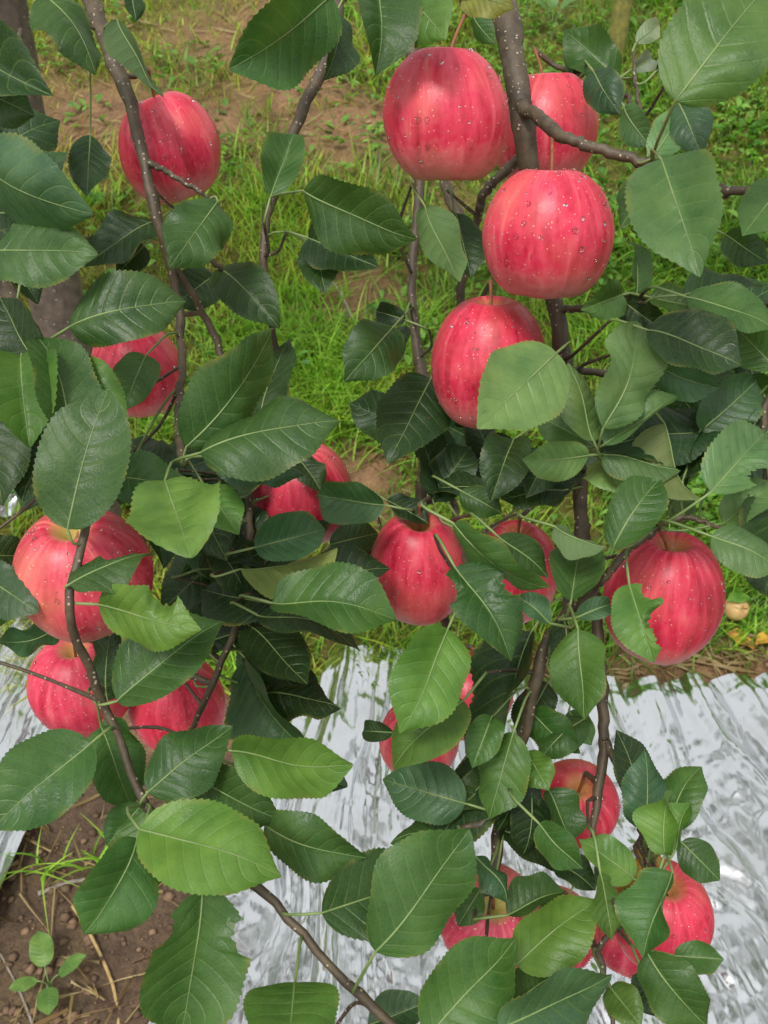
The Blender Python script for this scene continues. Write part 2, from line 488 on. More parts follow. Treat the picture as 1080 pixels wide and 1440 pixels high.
gx = axis_coords(-2.0, 2.0, 0.013, 1500)
gy = axis_coords(0.1, 4.4, 0.013, 1500)
GX, GY = np.meshgrid(gx, gy, indexing='ij')
GZ = ground_z(GX, GY)
soilmask = None
SOIL_PATCHES = [(on_ground(480, 425), 0.2, 0.13), (on_ground(250, 190), 0.25, 0.22), (on_ground(500, 190), 0.35, 0.22), (on_ground(960, 945), 0.5, 0.05),
                (on_ground(430, 130), 0.3, 0.2), (on_ground(340, 60), 0.35, 0.25), (on_ground(500, 660), 0.12, 0.1), (on_ground(130, 160), 0.3, 0.3)]
def bare(x, y):
    b = np.zeros_like(x)
    for c, rx, ry in SOIL_PATCHES:
        q = ((x - c.x) / rx)**2 + ((y - c.y) / ry)**2
        b = np.maximum(b, np.exp(-q * 1.2))
    b = np.where(y < Y_EDGE + 0.05, 1.0, b)
    return np.clip(b + 0.9 * (fbm(x * 6, y * 6, 21, 4) - 0.5), 0, 1)
B = bare(GX, GY)
soil = np.array([0.3, 0.175, 0.09]); turf = np.array([0.15, 0.135, 0.025]); dkso = np.array([0.15, 0.098, 0.06])
flat = np.clip((Y_EDGE - 0.02 - GY) * 8, 0, 1)[..., None]
gc = turf * (1 - B[..., None]) + (soil * (1 - flat) + dkso * flat) * B[..., None]
nx, ny = len(gx), len(gy)
I, J = np.meshgrid(np.arange(nx - 1), np.arange(ny - 1), indexing='ij')
Q = np.stack([I * ny + J, (I + 1) * ny + J, (I + 1) * ny + J + 1, I * ny + J + 1], -1).reshape(-1, 4)
g = link('ground', make_mesh('ground', np.stack([GX, GY, GZ], -1).reshape(-1, 3), Q, [M_GROUND], colors=gc.reshape(-1, 3)))
tag(g, 'brown orchard soil rising into a grassy bank', kind='structure')

# ------------------------------------------------------------------ grass, herbs, straw (nobody could count them)
def blades(pts, length, width, lean, az, color, curl, segs=3):
    """arrays of n blades -> verts, quads, colours"""
    n = len(pts)
    t = np.linspace(0, 1, segs + 1)
    dirx, diry = np.cos(az), np.sin(az)
    V = np.zeros((n, segs + 1, 2, 3))
    for k, tk in enumerate(t):
        out = length * (lean * tk + curl * tk**2)
        h = length * np.sqrt(np.clip(1 - (lean * 0.8)**2, 0.05, 1)) * (tk - 0.5 * curl * tk**2)
        cx = pts[:, 0] + dirx * out; cy = pts[:, 1] + diry * out; cz = pts[:, 2] + h
        w = width * 0.5 * (1 - tk**1.6 * 0.93)
        for s, sg in enumerate((-1, 1)):
            V[:, k, s, 0] = cx - diry * w * sg
            V[:, k, s, 1] = cy + dirx * w * sg
            V[:, k, s, 2] = cz
    base = np.arange(n)[:, None] * (2 * (segs + 1))
    k = np.arange(segs)[None, :]
    Q = np.stack([base + 2 * k, base + 2 * k + 1, base + 2 * k + 3, base + 2 * k + 2], -1).reshape(-1, 4)
    C = np.repeat(color[:, None, :], 2 * (segs + 1), 1).reshape(-1, 3)
    return V.reshape(-1, 3), Q, C

def scatter(n, x0, x1, y0, y1):
    x = rng.uniform(x0, x1, n); y = y0 + (y1 - y0) * rng.uniform(0, 1, n)**1.25
    return x, y

def mixc(a, b, t):
    return np.array(a)[None] * (1 - t[:, None]) + np.array(b)[None] * t[:, None]

# short yellow-green grass all over the bank
x, y = scatter(165000, -3.0, 3.0, Y_EDGE + 0.06, 4.7)
keep = np.abs(x) < 0.9 + 0.6 * y
x, y = x[keep], y[keep]
bb = bare(x, y)
keep = rng.uniform(0, 1, len(x)) > bb * 1.05
x, y, bb = x[keep], y[keep], bb[keep]
n = len(x)
cl = fbm(x * 5, y * 5, 31, 3)
t = np.clip(rng.normal(0.42, 0.28, n) + (cl - 0.5) * 1.6 - 0.35 * np.clip(x * 1.5 + 0.2, -0.6, 1), 0, 1)
c = mixc((0.15, 0.36, 0.025), (0.5, 0.5, 0.06), t) * rng.uniform(0.35, 1.35, n)[:, None]
length = (0.026 + 0.065 * np.clip(fbm(x * 4, y * 4, 41, 3) * 1.9 - 0.55, 0.05, 1)) * rng.uniform(0.6, 1.4, n)
pts = np.stack([x, y, ground_z(x, y) - 0.003], -1)
V, Q, C = blades(pts, length, rng.uniform(0.0025, 0.006, n), rng.uniform(0.1, 0.8, n), rng.uniform(0, 6.283, n), c, rng.uniform(0.1, 0.7, n))
tag(link('grass', make_mesh('grass', V, Q, [M_GRASS], colors=C)), 'short yellow green grass covering the bank', 'grass', kind='stuff')

# long bright grass tufts
TUFTS = [(420, 500, .16, 420), (450, 560, .14, 420), (470, 600, .12, 200), (520, 520, .1, 160), (590, 470, .1, 120), (330, 950, .05, 90), (225, 600, .08, 120),
         (410, 420, .12, 160), (640, 640, .1, 150), (420, 350, .22, 260), (380, 300, .2, 160), (1040, 800, .1, 110), (900, 480, .2, 260), (990, 380, .25, 260), (840, 470, .15, 180), (960, 690, .12, 200), (700, 640, .12, 140), (860, 340, .2, 180), (330, 480, .12, 160),
         (150, 1215, .04, 22), (55, 1230, .03, 10), (620, 780, .1, 100), (1050, 900, .05, 40), (110, 290, .12, 120), (480, 70, .3, 220), (300, 260, .2, 160)]
P_, L_, W_ = [], [], []
for px, py, r, k in TUFTS:
    c0 = on_ground(px, py)
    q = rng.normal(0, r * 0.5, (k, 2))
    P_.append(np.stack([c0.x + q[:, 0], c0.y + q[:, 1] * 0.8], -1))
    L_.append(rng.uniform(0.05, 0.13, k) * (0.8 if py > 700 else 1.0))
q = np.concatenate(P_); length = np.concatenate(L_)
n = len(q)
pts = np.stack([q[:, 0], q[:, 1], ground_z(q[:, 0], q[:, 1]) - 0.003], -1)
c = mixc((0.16, 0.4, 0.02), (0.38, 0.6, 0.06), rng.uniform(0, 1, n)) * rng.uniform(0.7, 1.2, n)[:, None]
V, Q, C = blades(pts, length, rng.uniform(0.003, 0.006, n), rng.uniform(0.1, 0.6, n), rng.uniform(0, 6.283, n), c, rng.uniform(0.3, 1.0, n), 5)
tag(link('grass', make_mesh('grass_tufts', V, Q, [M_GRASS], colors=C)), 'longer bright green grass tufts arching on the bank', 'grass', kind='stuff')

# straw and dead stems lying about
x, y = scatter(5200, -2.3, 2.3, Y_EDGE + 0.02, 4.5)
keep = (np.abs(x) < 0.55 + 0.52 * y) & (rng.uniform(0, 1, len(x)) < 0.12 + bare(x, y))
x, y = x[keep], y[keep]
lit = [on_ground(random.uniform(-60, 320), random.uniform(980, 1470)) for _ in range(130)] + [on_ground(random.uniform(600, 1120), random.uniform(890, 965)) for _ in range(140)]
x = np.concatenate([x, [v.x for v in lit]]); y = np.concatenate([y, [v.y for v in lit]]); n = len(x)
pts = np.stack([x, y, ground_z(x, y) + rng.uniform(0.004, 0.02, n)], -1)
c = mixc((0.24, 0.15, 0.06), (0.46, 0.36, 0.17), rng.uniform(0, 1, n))
V, Q, C = blades(pts, rng.uniform(0.03, 0.14, n), rng.uniform(0.0015, 0.0035, n), np.full(n, 0.98), rng.uniform(0, 6.283, n), c, rng.uniform(-0.1, 0.15, n))
V[:, 2] = np.maximum(V[:, 2] * 0 + ground_z(V[:, 0], V[:, 1]) + 0.006 + rng.uniform(0, 0.01, len(V)), 0)
tag(link('straw', make_mesh('straw', V, Q, [M_GRASS], colors=C)), 'dry straw litter lying between the grass', 'straw', kind='stuff')

# leafy ground herbs: rosettes and stems of small ovate leaves
def herb_leaves(cx, cy, k, size, rad, hgt, c0, c1):
    n = k
    az = rng.uniform(0, 6.283, n); rr = rad * np.sqrt(rng.uniform(0, 1, n))
    x = cx + rr * np.cos(az); y = cy + rr * np.sin(az)
    z = ground_z(x, y) + rng.uniform(0.2, 1, n) * hgt * (1 - 0.5 * rr / rad)
    a2 = az + rng.normal(0, 0.7, n); el = rng.uniform(-0.3, 0.6, n)
    L = size * rng.uniform(0.6, 1.4, n); W = L * rng.uniform(0.4, 0.62, n)
    d = np.stack([np.cos(a2) * np.cos(el), np.sin(a2) * np.cos(el), np.sin(el)], -1)
    s = np.stack([-np.sin(a2), np.cos(a2), rng.normal(0, 0.25, n)], -1)
    up = np.cross(d, s)
    b = np.stack([x, y, z], -1)
    prof = [(0, 0, 0), (.3, .85, .12), (.62, .8, .12), (1, 0, -0.05)]
    vs_ = [b]
    for u_, w_, h_ in prof[1:3]:
        for sg in (-1, 0, 1):
            vs_.append(b + d * (L * u_)[:, None] + s * (W * 0.5 * w_ * sg)[:, None] + up * (L * (h_ * abs(sg)))[:, None])
    vs_.append(b + d * L[:, None] + up * (L * -0.06)[:, None])
    V = np.stack(vs_, 1)      # n,8,3
    o = np.arange(n)[:, None] * 8
    T = np.concatenate([o + np.array([[0, 2, 1]]), o + np.array([[0, 3, 2]]), o + np.array([[4, 5, 7]]), o + np.array([[5, 6, 7]])])
    Qd = np.concatenate([o + np.array([[1, 2, 5, 4]]), o + np.array([[2, 3, 6, 5]])])
    C = mixc(c0, c1, rng.uniform(0, 1, n)) * rng.uniform(0.7, 1.2, n)[:, None]
    return V.reshape(-1, 3), Qd, T, np.repeat(C, 8, 0)

HERBS = []
for i in range(620):
    px, py = random.uniform(-60, 1140), random.uniform(-60, 760)
    right = (px > 690 and py < 420) or (px > 880)
    top = py < 110 and px > 560
    if not (right or top) and random.random() < 0.72: continue
    v = on_ground(px, py)
    HERBS.append((v.x, v.y, random.randint(10, 34), random.uniform(0.014, 0.036), random.uniform(0.04, 0.12), random.uniform(0.03, 0.11)))
Vs, Qs, Ts, Cs, o = [], [], [], [], 0
for h in HERBS:
    V, Qd, T, C = herb_leaves(*h[:2], h[2], h[3], h[4], h[5], (0.08, 0.24, 0.03), (0.24, 0.44, 0.06))
    Vs.append(V); Qs.append(Qd + o); Ts.append(T + o); Cs.append(C); o += len(V)
tag(link('ground_herbs', make_mesh('ground_herbs', np.vstack(Vs), [np.vstack(Qs), np.vstack(Ts)], [M_GRASS], colors=np.vstack(Cs))), 'low leafy green herbs growing thickly through the grass', 'herbs', kind='stuff')

# soil crumbs and clods in the bare strip between the foils and on the bank foot
def clods(n, pick):
    Vs, Fs, Cs, o = [], [], [], 0
    base = np.array([(0, 0, 1), (.9, 0, .35), (.28, .85, .4), (-.72, .53, .3), (-.72, -.53, .4), (.28, -.85, .35), (0, 0, -.6)])
    f = np.array([(0, 1, 2), (0, 2, 3), (0, 3, 4), (0, 4, 5), (0, 5, 1), (6, 2, 1), (6, 3, 2), (6, 4, 3), (6, 5, 4), (6, 1, 5)])
    for i in range(n):
        x, y = pick()
        r = 0.0015 + 0.009 * random.random()**3
        a = random.uniform(0, 6.28)
        b = base * rng.uniform(0.7, 1.35, (7, 3)) * r
        ca, sa = math.cos(a), math.sin(a)
        b = np.stack([b[:, 0] * ca - b[:, 1] * sa, b[:, 0] * sa + b[:, 1] * ca, b[:, 2] * 0.55], -1)
        Vs.append(b + np.array([x, y, float(ground_z(x, y)) + r * 0.2])); Fs.append(f + o); o += 7
        Cs.append(np.tile(np.array([0.17, 0.105, 0.062]) * random.uniform(0.6, 1.5), (7, 1)))
    return np.vstack(Vs), np.vstack(Fs), np.vstack(Cs)
def pick_strip():
    v = on_ground(random.uniform(-20, 330), random.uniform(980, 1500)) if random.random() < 0.6 else on_ground(random.uniform(620, 1150), random.uniform(895, 970))
    return v.x, v.y
V, T, C = clods(1500, pick_strip)
M_CLOD = tint_material('soil_clod', 0.95, 0.0)
tag(link('soil_clods', make_mesh('soil_clods', V, T, [M_CLOD], smooth=False, colors=C)), 'crumbs and clods of brown soil on the bare strip', 'soil', kind='stuff')

# ------------------------------------------------------------------ reflective foil sheets
def foil(name, outline, label, seed, nu=640, nv=200, fold=0.0045):
    """outline: far-left, far-right, near-right, near-left corner pixels plus edge points, laid on the ground"""
    far = np.array([list(on_ground(*p).xy) for p in outline[0]])
    near = np.array([list(on_ground(*p).xy) for p in outline[1]])
    fa = catmull(np.c_[far, np.zeros(len(far))], nu)[:, :2]
    ne = catmull(np.c_[near, np.zeros(len(near))], nu)[:, :2]
    t = np.linspace(0, 1, nv)[None, :, None]
    XY = fa[:, None, :] * (1 - t) + ne[:, None, :] * t
    X, Y = XY[..., 0], XY[..., 1]
    edge = 0.012 * (fbm(X * 14, Y * 3, seed, 3) - 0.5)
    Y = Y + edge * np.exp(-t[..., 0] * 10)
    wx = X + 0.05 * (fbm(X * 3, Y * 3, seed + 3, 3) - 0.5) + 0.12 * (fbm(X * 1.5, Y * 1.2, seed + 4, 2) - 0.5)
    Z = np.maximum(ground_base(X, Y), 0) + 0.022 + 0.03 * (fbm(X * 2.2, Y * 2.2, seed + 5, 2) - 0.5)
    tri = lambda f: np.abs(f - np.floor(f) - 0.5) * 2
    w1 = fbm(X * 2.0, Y * 1.1, seed + 3, 3); w2 = fbm(X * 6.0, Y * 2.6, seed + 4, 3); w3 = fbm(X * 3, Y * 6, seed + 13, 3)
    a1 = fbm(X * 5, Y * 2, seed + 14, 2); a2 = fbm(X * 7, Y * 3, seed + 15, 2); a3 = fbm(X * 4, Y * 4, seed + 16, 2)
    pull = np.clip(a1 * 2.6 - 0.4 + 0.6 * np.clip((Y - 0.75) * 3, 0, 1), 0.12, 1)                  # tight pleats here, looser crumple there
    S = X + 0.22 * Y * np.clip(X * 2, -0.5, 1.4)              # pleats fan out a little
    rnd_tri = lambda f: 0.5 - 0.5 * np.cos(np.pi * tri(f))    # softer crest
    Z = Z + fold * 4.6 * pull * (0.7 * tri(S * 9 + w1 * 5) + 0.3 * rnd_tri(S * 9 + w1 * 5))
    Z = Z + fold * 2.3 * pull * tri(S * 19 + w2 * 3.2 + w1 * 3) * np.clip(a2 * 2.6 - 0.7, 0.05, 1)
    Z = Z + fold * 0.6 * tri(S * 43 + w2 * 5 + w1 * 6) * np.clip(a3 * 3 - 0.9, 0.1, 1)
    c1 = fbm(X * 22, Y * 14, seed + 21, 2); c2 = fbm(X * 18, Y * 12, seed + 22, 2)
    Z = Z + fold * 0.5 * tri((X + Y * 0.2) * 16 + c1 * 2.2) * tri(Y * 11 - X * 5 + c2 * 2.2)
    Z = Z + fold * 0.16 * tri((X * 0.6 - Y * 0.8) * 40 + c1 * 3) * tri((X + Y) * 31 + c2 * 3)
    loose = 1.06 - pull
    Z = Z + fold * 2.2 * loose * tri((X * 0.9 + Y * 0.45) * 9 + w3 * 2.6) * a3 + fold * 1.8 * loose * tri((Y * 0.8 - X * 0.6) * 9 + w2 * 2.2) * (1 - a3)
    Z = Z + fold * 0.8 * loose * tri((X + Y * 0.3) * 22 + w3 * 5) + fold * 0.4 * loose * tri((Y - X * 0.4) * 20 + w2 * 5)
    # the rim is tucked down to the soil
    i_, j_ = np.meshgrid(np.linspace(0, 1, nu), np.linspace(0, 1, nv), indexing='ij')
    e = np.minimum(np.minimum(i_, 1 - i_) * 30, np.minimum(j_, 1 - j_) * 16)
    Z = Z - 0.012 * np.clip(1 - e, 0, 1)
    V = np.stack([X, Y, Z], -1).reshape(-1, 3)
    I, J = np.meshgrid(np.arange(nu - 1), np.arange(nv - 1), indexing='ij')
    Q = np.stack([I * nv + J, I * nv + J + 1, (I + 1) * nv + J + 1, (I + 1) * nv + J], -1).reshape(-1, 4)
    c0 = V.mean(0)
    o = link(name, make_mesh(name, V - c0, Q, [M_FOIL]), loc=Vector(c0))
    return tag(o, label, 'foil', 'reflective foils laid on the orchard floor')

foil('foil_sheet', ([(440, 950), (505, 925), (570, 918), (700, 955), (850, 970), (1085, 964), (1400, 964)],
                    [(165, 1560), (400, 1580), (700, 1580), (1000, 1580), (1300, 1580)]),
     'wide crinkled silver foil spread under the apple clusters, in front of the soil edge', 50)
foil('foil_sheet', ([(-360, 905), (-200, 890), (-40, 885), (70, 880), (150, 930)],
                    [(-420, 1500), (-300, 1470), (-180, 1440), (-100, 1420), (-40, 1395)]),
     'crinkled silver foil on the left of the bare soil strip, below two stacked apples', 80, 240, 150)
foil('foil_sheet', ([(-300, 605), (-150, 600), (-50, 598), (10, 600), (32, 612)],
                    [(-300, 760), (-150, 750), (-50, 742), (10, 735), (40, 715)]),
     'small bright foil piece behind the leaves, up on the grassy bank', 110, 140, 60)

# ------------------------------------------------------------------ the apple tree: trunk and branches
TRUNK = P(12, 110, 1.3)
tbase = Vector((TRUNK.x - 0.03, TRUNK.y + 0.02, float(ground_z(TRUNK.x, TRUNK.y))))
tree = bpy.data.objects.new('apple_tree', None)
col.objects.link(tree)
tree.location = tbase
tag(tree, 'apple tree with drooping leafy branches, its brown trunk behind the foliage', 'tree')

tp = catmull([tuple(tbase - Vector((0, 0, 0.05))), tuple(tbase.lerp(TRUNK, 0.5) + Vector((0.012, 0, 0))), tuple(TRUNK), (TRUNK.x + 0.03, TRUNK.y, 1.45), (TRUNK.x + 0.0, TRUNK.y + 0.05, 1.8), (TRUNK.x + 0.06, TRUNK.y + 0.05, 2.2)], 60)
tr = np.interp(np.linspace(0, 1, 60), [0, 0.1, 0.6, 1], [0.062, 0.046, 0.04, 0.022])
link('trunk', tube_mesh('trunk', tp - np.array(tbase), tr, [M_TRUNK], 20, 0.05), tree)
TOP = (TRUNK.x + 0.02, TRUNK.y + 0.02, 1.62)

# each branch: pixel x, pixel y, depth, radius in millimetres; the first points rise out of the frame to the trunk
def lead(*pts): return list(pts)
BR = {
 'a': [(118, -70, .82, 7.5), (128, 0, .75, 7), (150, 60, .72, 6.2), (185, 150, .70, 5), (205, 240, .69, 4.3), (222, 310, .69, 4), (237, 365, .70, 3.6), (252, 430, .71, 3.3), (256, 520, .68, 3), (250, 600, .62, 2.8), (258, 652, .575, 2.4)],
 'a2': [(208, 228, .69, 2.4), (240, 245, .675, 2), (270, 262, .67, 1.7), (294, 279, .67, 1.2)],
 'a3': [(237, 340, .70, 2.5), (275, 350, .70, 2.2), (305, 372, .71, 2), (335, 402, .73, 1.4)],
 'b': [(440, -120, .86, 6.5), (472, -20, .78, 6), (468, 60, .76, 5.6), (440, 125, .75, 4.8), (412, 190, .74, 4.2), (395, 250, .73, 3.8), (376, 300, .73, 3.6), (371, 370, .73, 3.3), (380, 440, .74, 3), (396, 545, .76, 2.2)],
 'c': [(560, -90, .92, 8), (576, 30, .86, 7.6), (584, 130, .86, 6.2), (590, 250, .86, 5), (583, 340, .85, 4.2), (580, 430, .84, 4.2), (590, 510, .83, 5), (604, 570, .81, 5.4), (598, 640, .80, 5.4), (592, 710, .79, 5), (606, 790, .80, 4.2), (630, 890, .78, 3.5), (650, 990, .76, 3)],
 'c2': [(604, 140, .84, 5), (622, 240, .80, 5), (636, 285, .78, 4.6), (655, 325, .77, 4.2), (650, 400, .78, 3.6), (636, 480, .79, 3), (610, 545, .80, 2.6)],
 'c3': [(740, 215, .70, 4), (705, 245, .71, 3.8), (680, 275, .72, 3.6), (668, 320, .74, 3.2), (656, 345, .76, 3)],
 'd': [(690, -90, .74, 11), (708, 0, .69, 10), (720, 70, .67, 9.2), (733, 150, .66, 8.4), (744, 232, .67, 7.4), (762, 320, .69, 6.6), (778, 410, .70, 6.4), (790, 490, .70, 6.4), (800, 560, .69, 6), (812, 650, .68, 5.8), (818, 735, .68, 5.2), (813, 800, .66, 4.4), (795, 862, .62, 3.8), (768, 905, .61, 3.8), (752, 960, .61, 3.9), (738, 1030, .62, 3.8), (722, 1080, .63, 3.8), (708, 1140, .64, 4.4), (698, 1200, .64, 4), (690, 1255, .63, 2.4)],
 'e': [(733, 148, .655, 4.6), (760, 168, .63, 4.4), (780, 186, .61, 4.6), (800, 196, .60, 3.6), (850, 212, .59, 3.4), (920, 234, .58, 3.2), (1000, 262, .57, 3), (1085, 276, .56, 2.6), (1180, 300, .56, 2)],
 'f': [(818, 735, .68, 4.6), (836, 850, .68, 4), (847, 970, .67, 4.2), (849, 1045, .66, 3.8), (840, 1120, .65, 3.2), (832, 1178, .64, 2)],
 'f2': [(849, 1035, .66, 3), (872, 1085, .65, 2.8), (895, 1140, .64, 3), (908, 1185, .63, 3.6), (910, 1235, .63, 3), (888, 1285, .63, 2.2), (848, 1325, .62, 2), (842, 1345, .62, 2.2), (856, 1395, .61, 1.8), (864, 1470, .60, 1.4)],
 'g': [(795, 866, .615, 3), (828, 835, .60, 2.7), (860, 800, .59, 2.6), (890, 768, .585, 2.5), (924, 742, .58, 2.6)],
 'g2': [(924, 742, .58, 1.8), (960, 728, .575, 1.7), (1000, 738, .57, 1.3), (1030, 745, .57, 0.9)],
 'h': [(-150, 100, .95, 7), (-60, 290, .72, 6.5), (10, 412, .62, 6), (66, 502, .59, 4.6), (104, 600, .57, 3.4), (124, 690, .545, 3), (116, 765, .525, 2.6), (96, 850, .515, 2.6), (104, 895, .525, 2.6), (124, 935, .54, 2.7), (142, 985, .555, 2.7), (168, 1045, .555, 2.6), (205, 1132, .55, 2.5), (290, 1205, .55, 2.5), (372, 1256, .54, 2.5), (430, 1320, .53, 2.6), (490, 1384, .525, 2.6), (550, 1440, .52, 2.6), (640, 1520, .52, 2.4)],
 'h2': [(66, 502, .59, 3.4), (40, 490, .585, 2.4), (0, 500, .58, 2), (-40, 515, .58, 1.4)],
 'i': [(1180, 300, .56, 3), (1130, 420, .57, 2.8), (1098, 520, .575, 2.4), (1072, 600, .58, 2), (1080, 700, .58, 1.4)],
 'j': [(237, 362, .70, 3), (300, 470, .74, 3), (345, 620, .73, 3), (350, 760, .69, 3), (340, 850, .67, 2.6), (300, 960, .66, 2.4), (262, 1040, .62, 2)],
 'k': [(592, 710, .79, 3.4), (540, 760, .77, 3), (440, 830, .70, 2.6), (372, 866, .66, 2.4)],
 'm': [(930, 236, .58, 2.2), (905, 190, .63, 2), (885, 140, .67, 1.8), (850, 105, .70, 1.6), (815, 100, .73, 1.2)],
 'm2': [(905, 190, .63, 1.6), (895, 120, .67, 1.3), (890, 75, .69, 1)],
 'n': [(783, 440, .70, 3), (835, 430, .68, 2.6), (885, 420, .65, 2.4), (930, 420, .63, 1.8), (975, 416, .60, 1.4)],
 'o': [(795, 520, .70, 3), (860, 525, .72, 2.8), (930, 530, .71, 2.6), (1000, 575, .69, 2.2), (1050, 640, .67, 1.8)],
 'q': [(-60, 290, .72, 3), (-25, 200, .72, 2.6), (10, 120, .74, 2), (30, 40, .76, 1.6)],
 'r': [(592, 710, .80, 3), (650, 690, .80, 2.6), (730, 680, .78, 2.2), (780, 690, .75, 1.8)],
 's': [(690, -90, .74, 4), (655, -60, .66, 3), (650, -10, .61, 2.6), (656, 20, .60, 2)],
 's2': [(440, -120, .86, 4), (500, -70, .70, 3), (560, -45, .60, 2.4), (620, -40, .60, 1.6)],
 't': [(605, 600, .80, 3), (640, 720, .72, 2.6), (655, 790, .66, 2.2), (650, 850, .62, 1.6)],
 'l': [(722, 1080, .63, 3), (690, 1150, .60, 2.6), (650, 1165, .60, 2.2), (620, 1200, .58, 2)],
}
PARENT = {'a': 1, 'b': 1, 'c': 1, 'd': 1, 'h': 1}
branch_pts = []          # (point, tangent, key)
branch_curves = {}
def add_branch(key, raw):
    pts = [(*P(x, y, d), r / 1000) for x, y, d, r in raw]
    if key in PARENT:
        p0 = Vector(pts[0][:3]); top = Vector(TOP) + Vector((0.0, 0.0, {'a': .02, 'b': .1, 'c': .2, 'd': .3, 'h': -.1}[key]))
        d01 = (Vector(pts[0][:3]) - Vector(pts[1][:3])).normalized()
        L = (top - p0).length
        m1 = p0 + d01 * L * 0.3 + Vector((0, 0, 0.03)); m2 = m1.lerp(top, 0.55) + Vector((0, 0, 0.06))
        pts = [(*top, 0.016), (*m2, 0.012), (*m1, pts[0][3] + 0.002)] + pts
    n = max(10, int(len(pts) * 7))
    c = catmull(pts, n)
    branch_curves[key] = c
    r = np.maximum(c[:, 3], 0.0006)
    k = np.arange(n)
    r = r * (1 + 0.16 * np.maximum(0, np.sin(k * 0.9 + len(key)))**8)       # nodes
    c[:, :3] += rng.normal(0, 0.0006, (n, 3))
    link('branch', tube_mesh('branch', c[:, :3] - np.array(tbase), r, [M_BARK], 10, 0.09), tree)
    for q in c[:, :4]:
        branch_pts.append(q)
for key, raw in BR.items():
    add_branch(key, raw)
BP = np.array(branch_pts)

def nearest_branch(p):
    v = BP[:, :3] - np.array(p)[None]
    d = np.linalg.norm(v, axis=1)
    z = v @ np.array(FWD)
    lat = np.sqrt(np.maximum(d**2 - z**2, 0))
    i = int(np.argmin(lat + np.where(z > 0, 0.35, 0.8) * np.abs(z)))      # rather deeper in the tree than across it
    return Vector(BP[i, :3]), float(d[i])

def add_twig(a, b, r0, r1, mid_push=0.012):
    """a spur from a branch point a to b"""
    L = (b - a).length
    m = a.lerp(b, 0.5) + FWD * min(mid_push, 0.25 * L) + Vector((random.uniform(-1, 1), 0, random.uniform(-1, 1))) * 0.06 * L
    c = catmull([tuple(a), tuple(m), tuple(b)], 9)
    link('twig', tube_mesh('twig', c - np.array(tbase), np.linspace(r0, r1, 9) * rng.uniform(0.9, 1.2, 9), [M_BARK], 7, 0.06), tree)

# ------------------------------------------------------------------ leaves
TONE = {'m': (0.038, 0.1, 0.021), 'l': (0.078, 0.175, 0.03), 'd': (0.016, 0.044, 0.013), 'p': (0.105, 0.2, 0.065), 'y': (0.22, 0.27, 0.05), 'b': (0.04, 0.1, 0.042),  # 'd': deep shade inside the tree, put into the leaf colour
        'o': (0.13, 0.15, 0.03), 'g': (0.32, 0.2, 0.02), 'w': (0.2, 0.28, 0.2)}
NU, NV = 72, 12
UU = np.linspace(0, 1, NU + 1)
VV = np.linspace(-1, 1, NV + 1)
_i, _j = np.meshgrid(np.arange(NU), np.arange(NV), indexing='ij')
LEAF_Q = np.stack([_i * (NV + 1) + _j, _i * (NV + 1) + _j + 1, (_i + 1) * (NV + 1) + _j + 1, (_i + 1) * (NV + 1) + _j], -1).reshape(-1, 4)

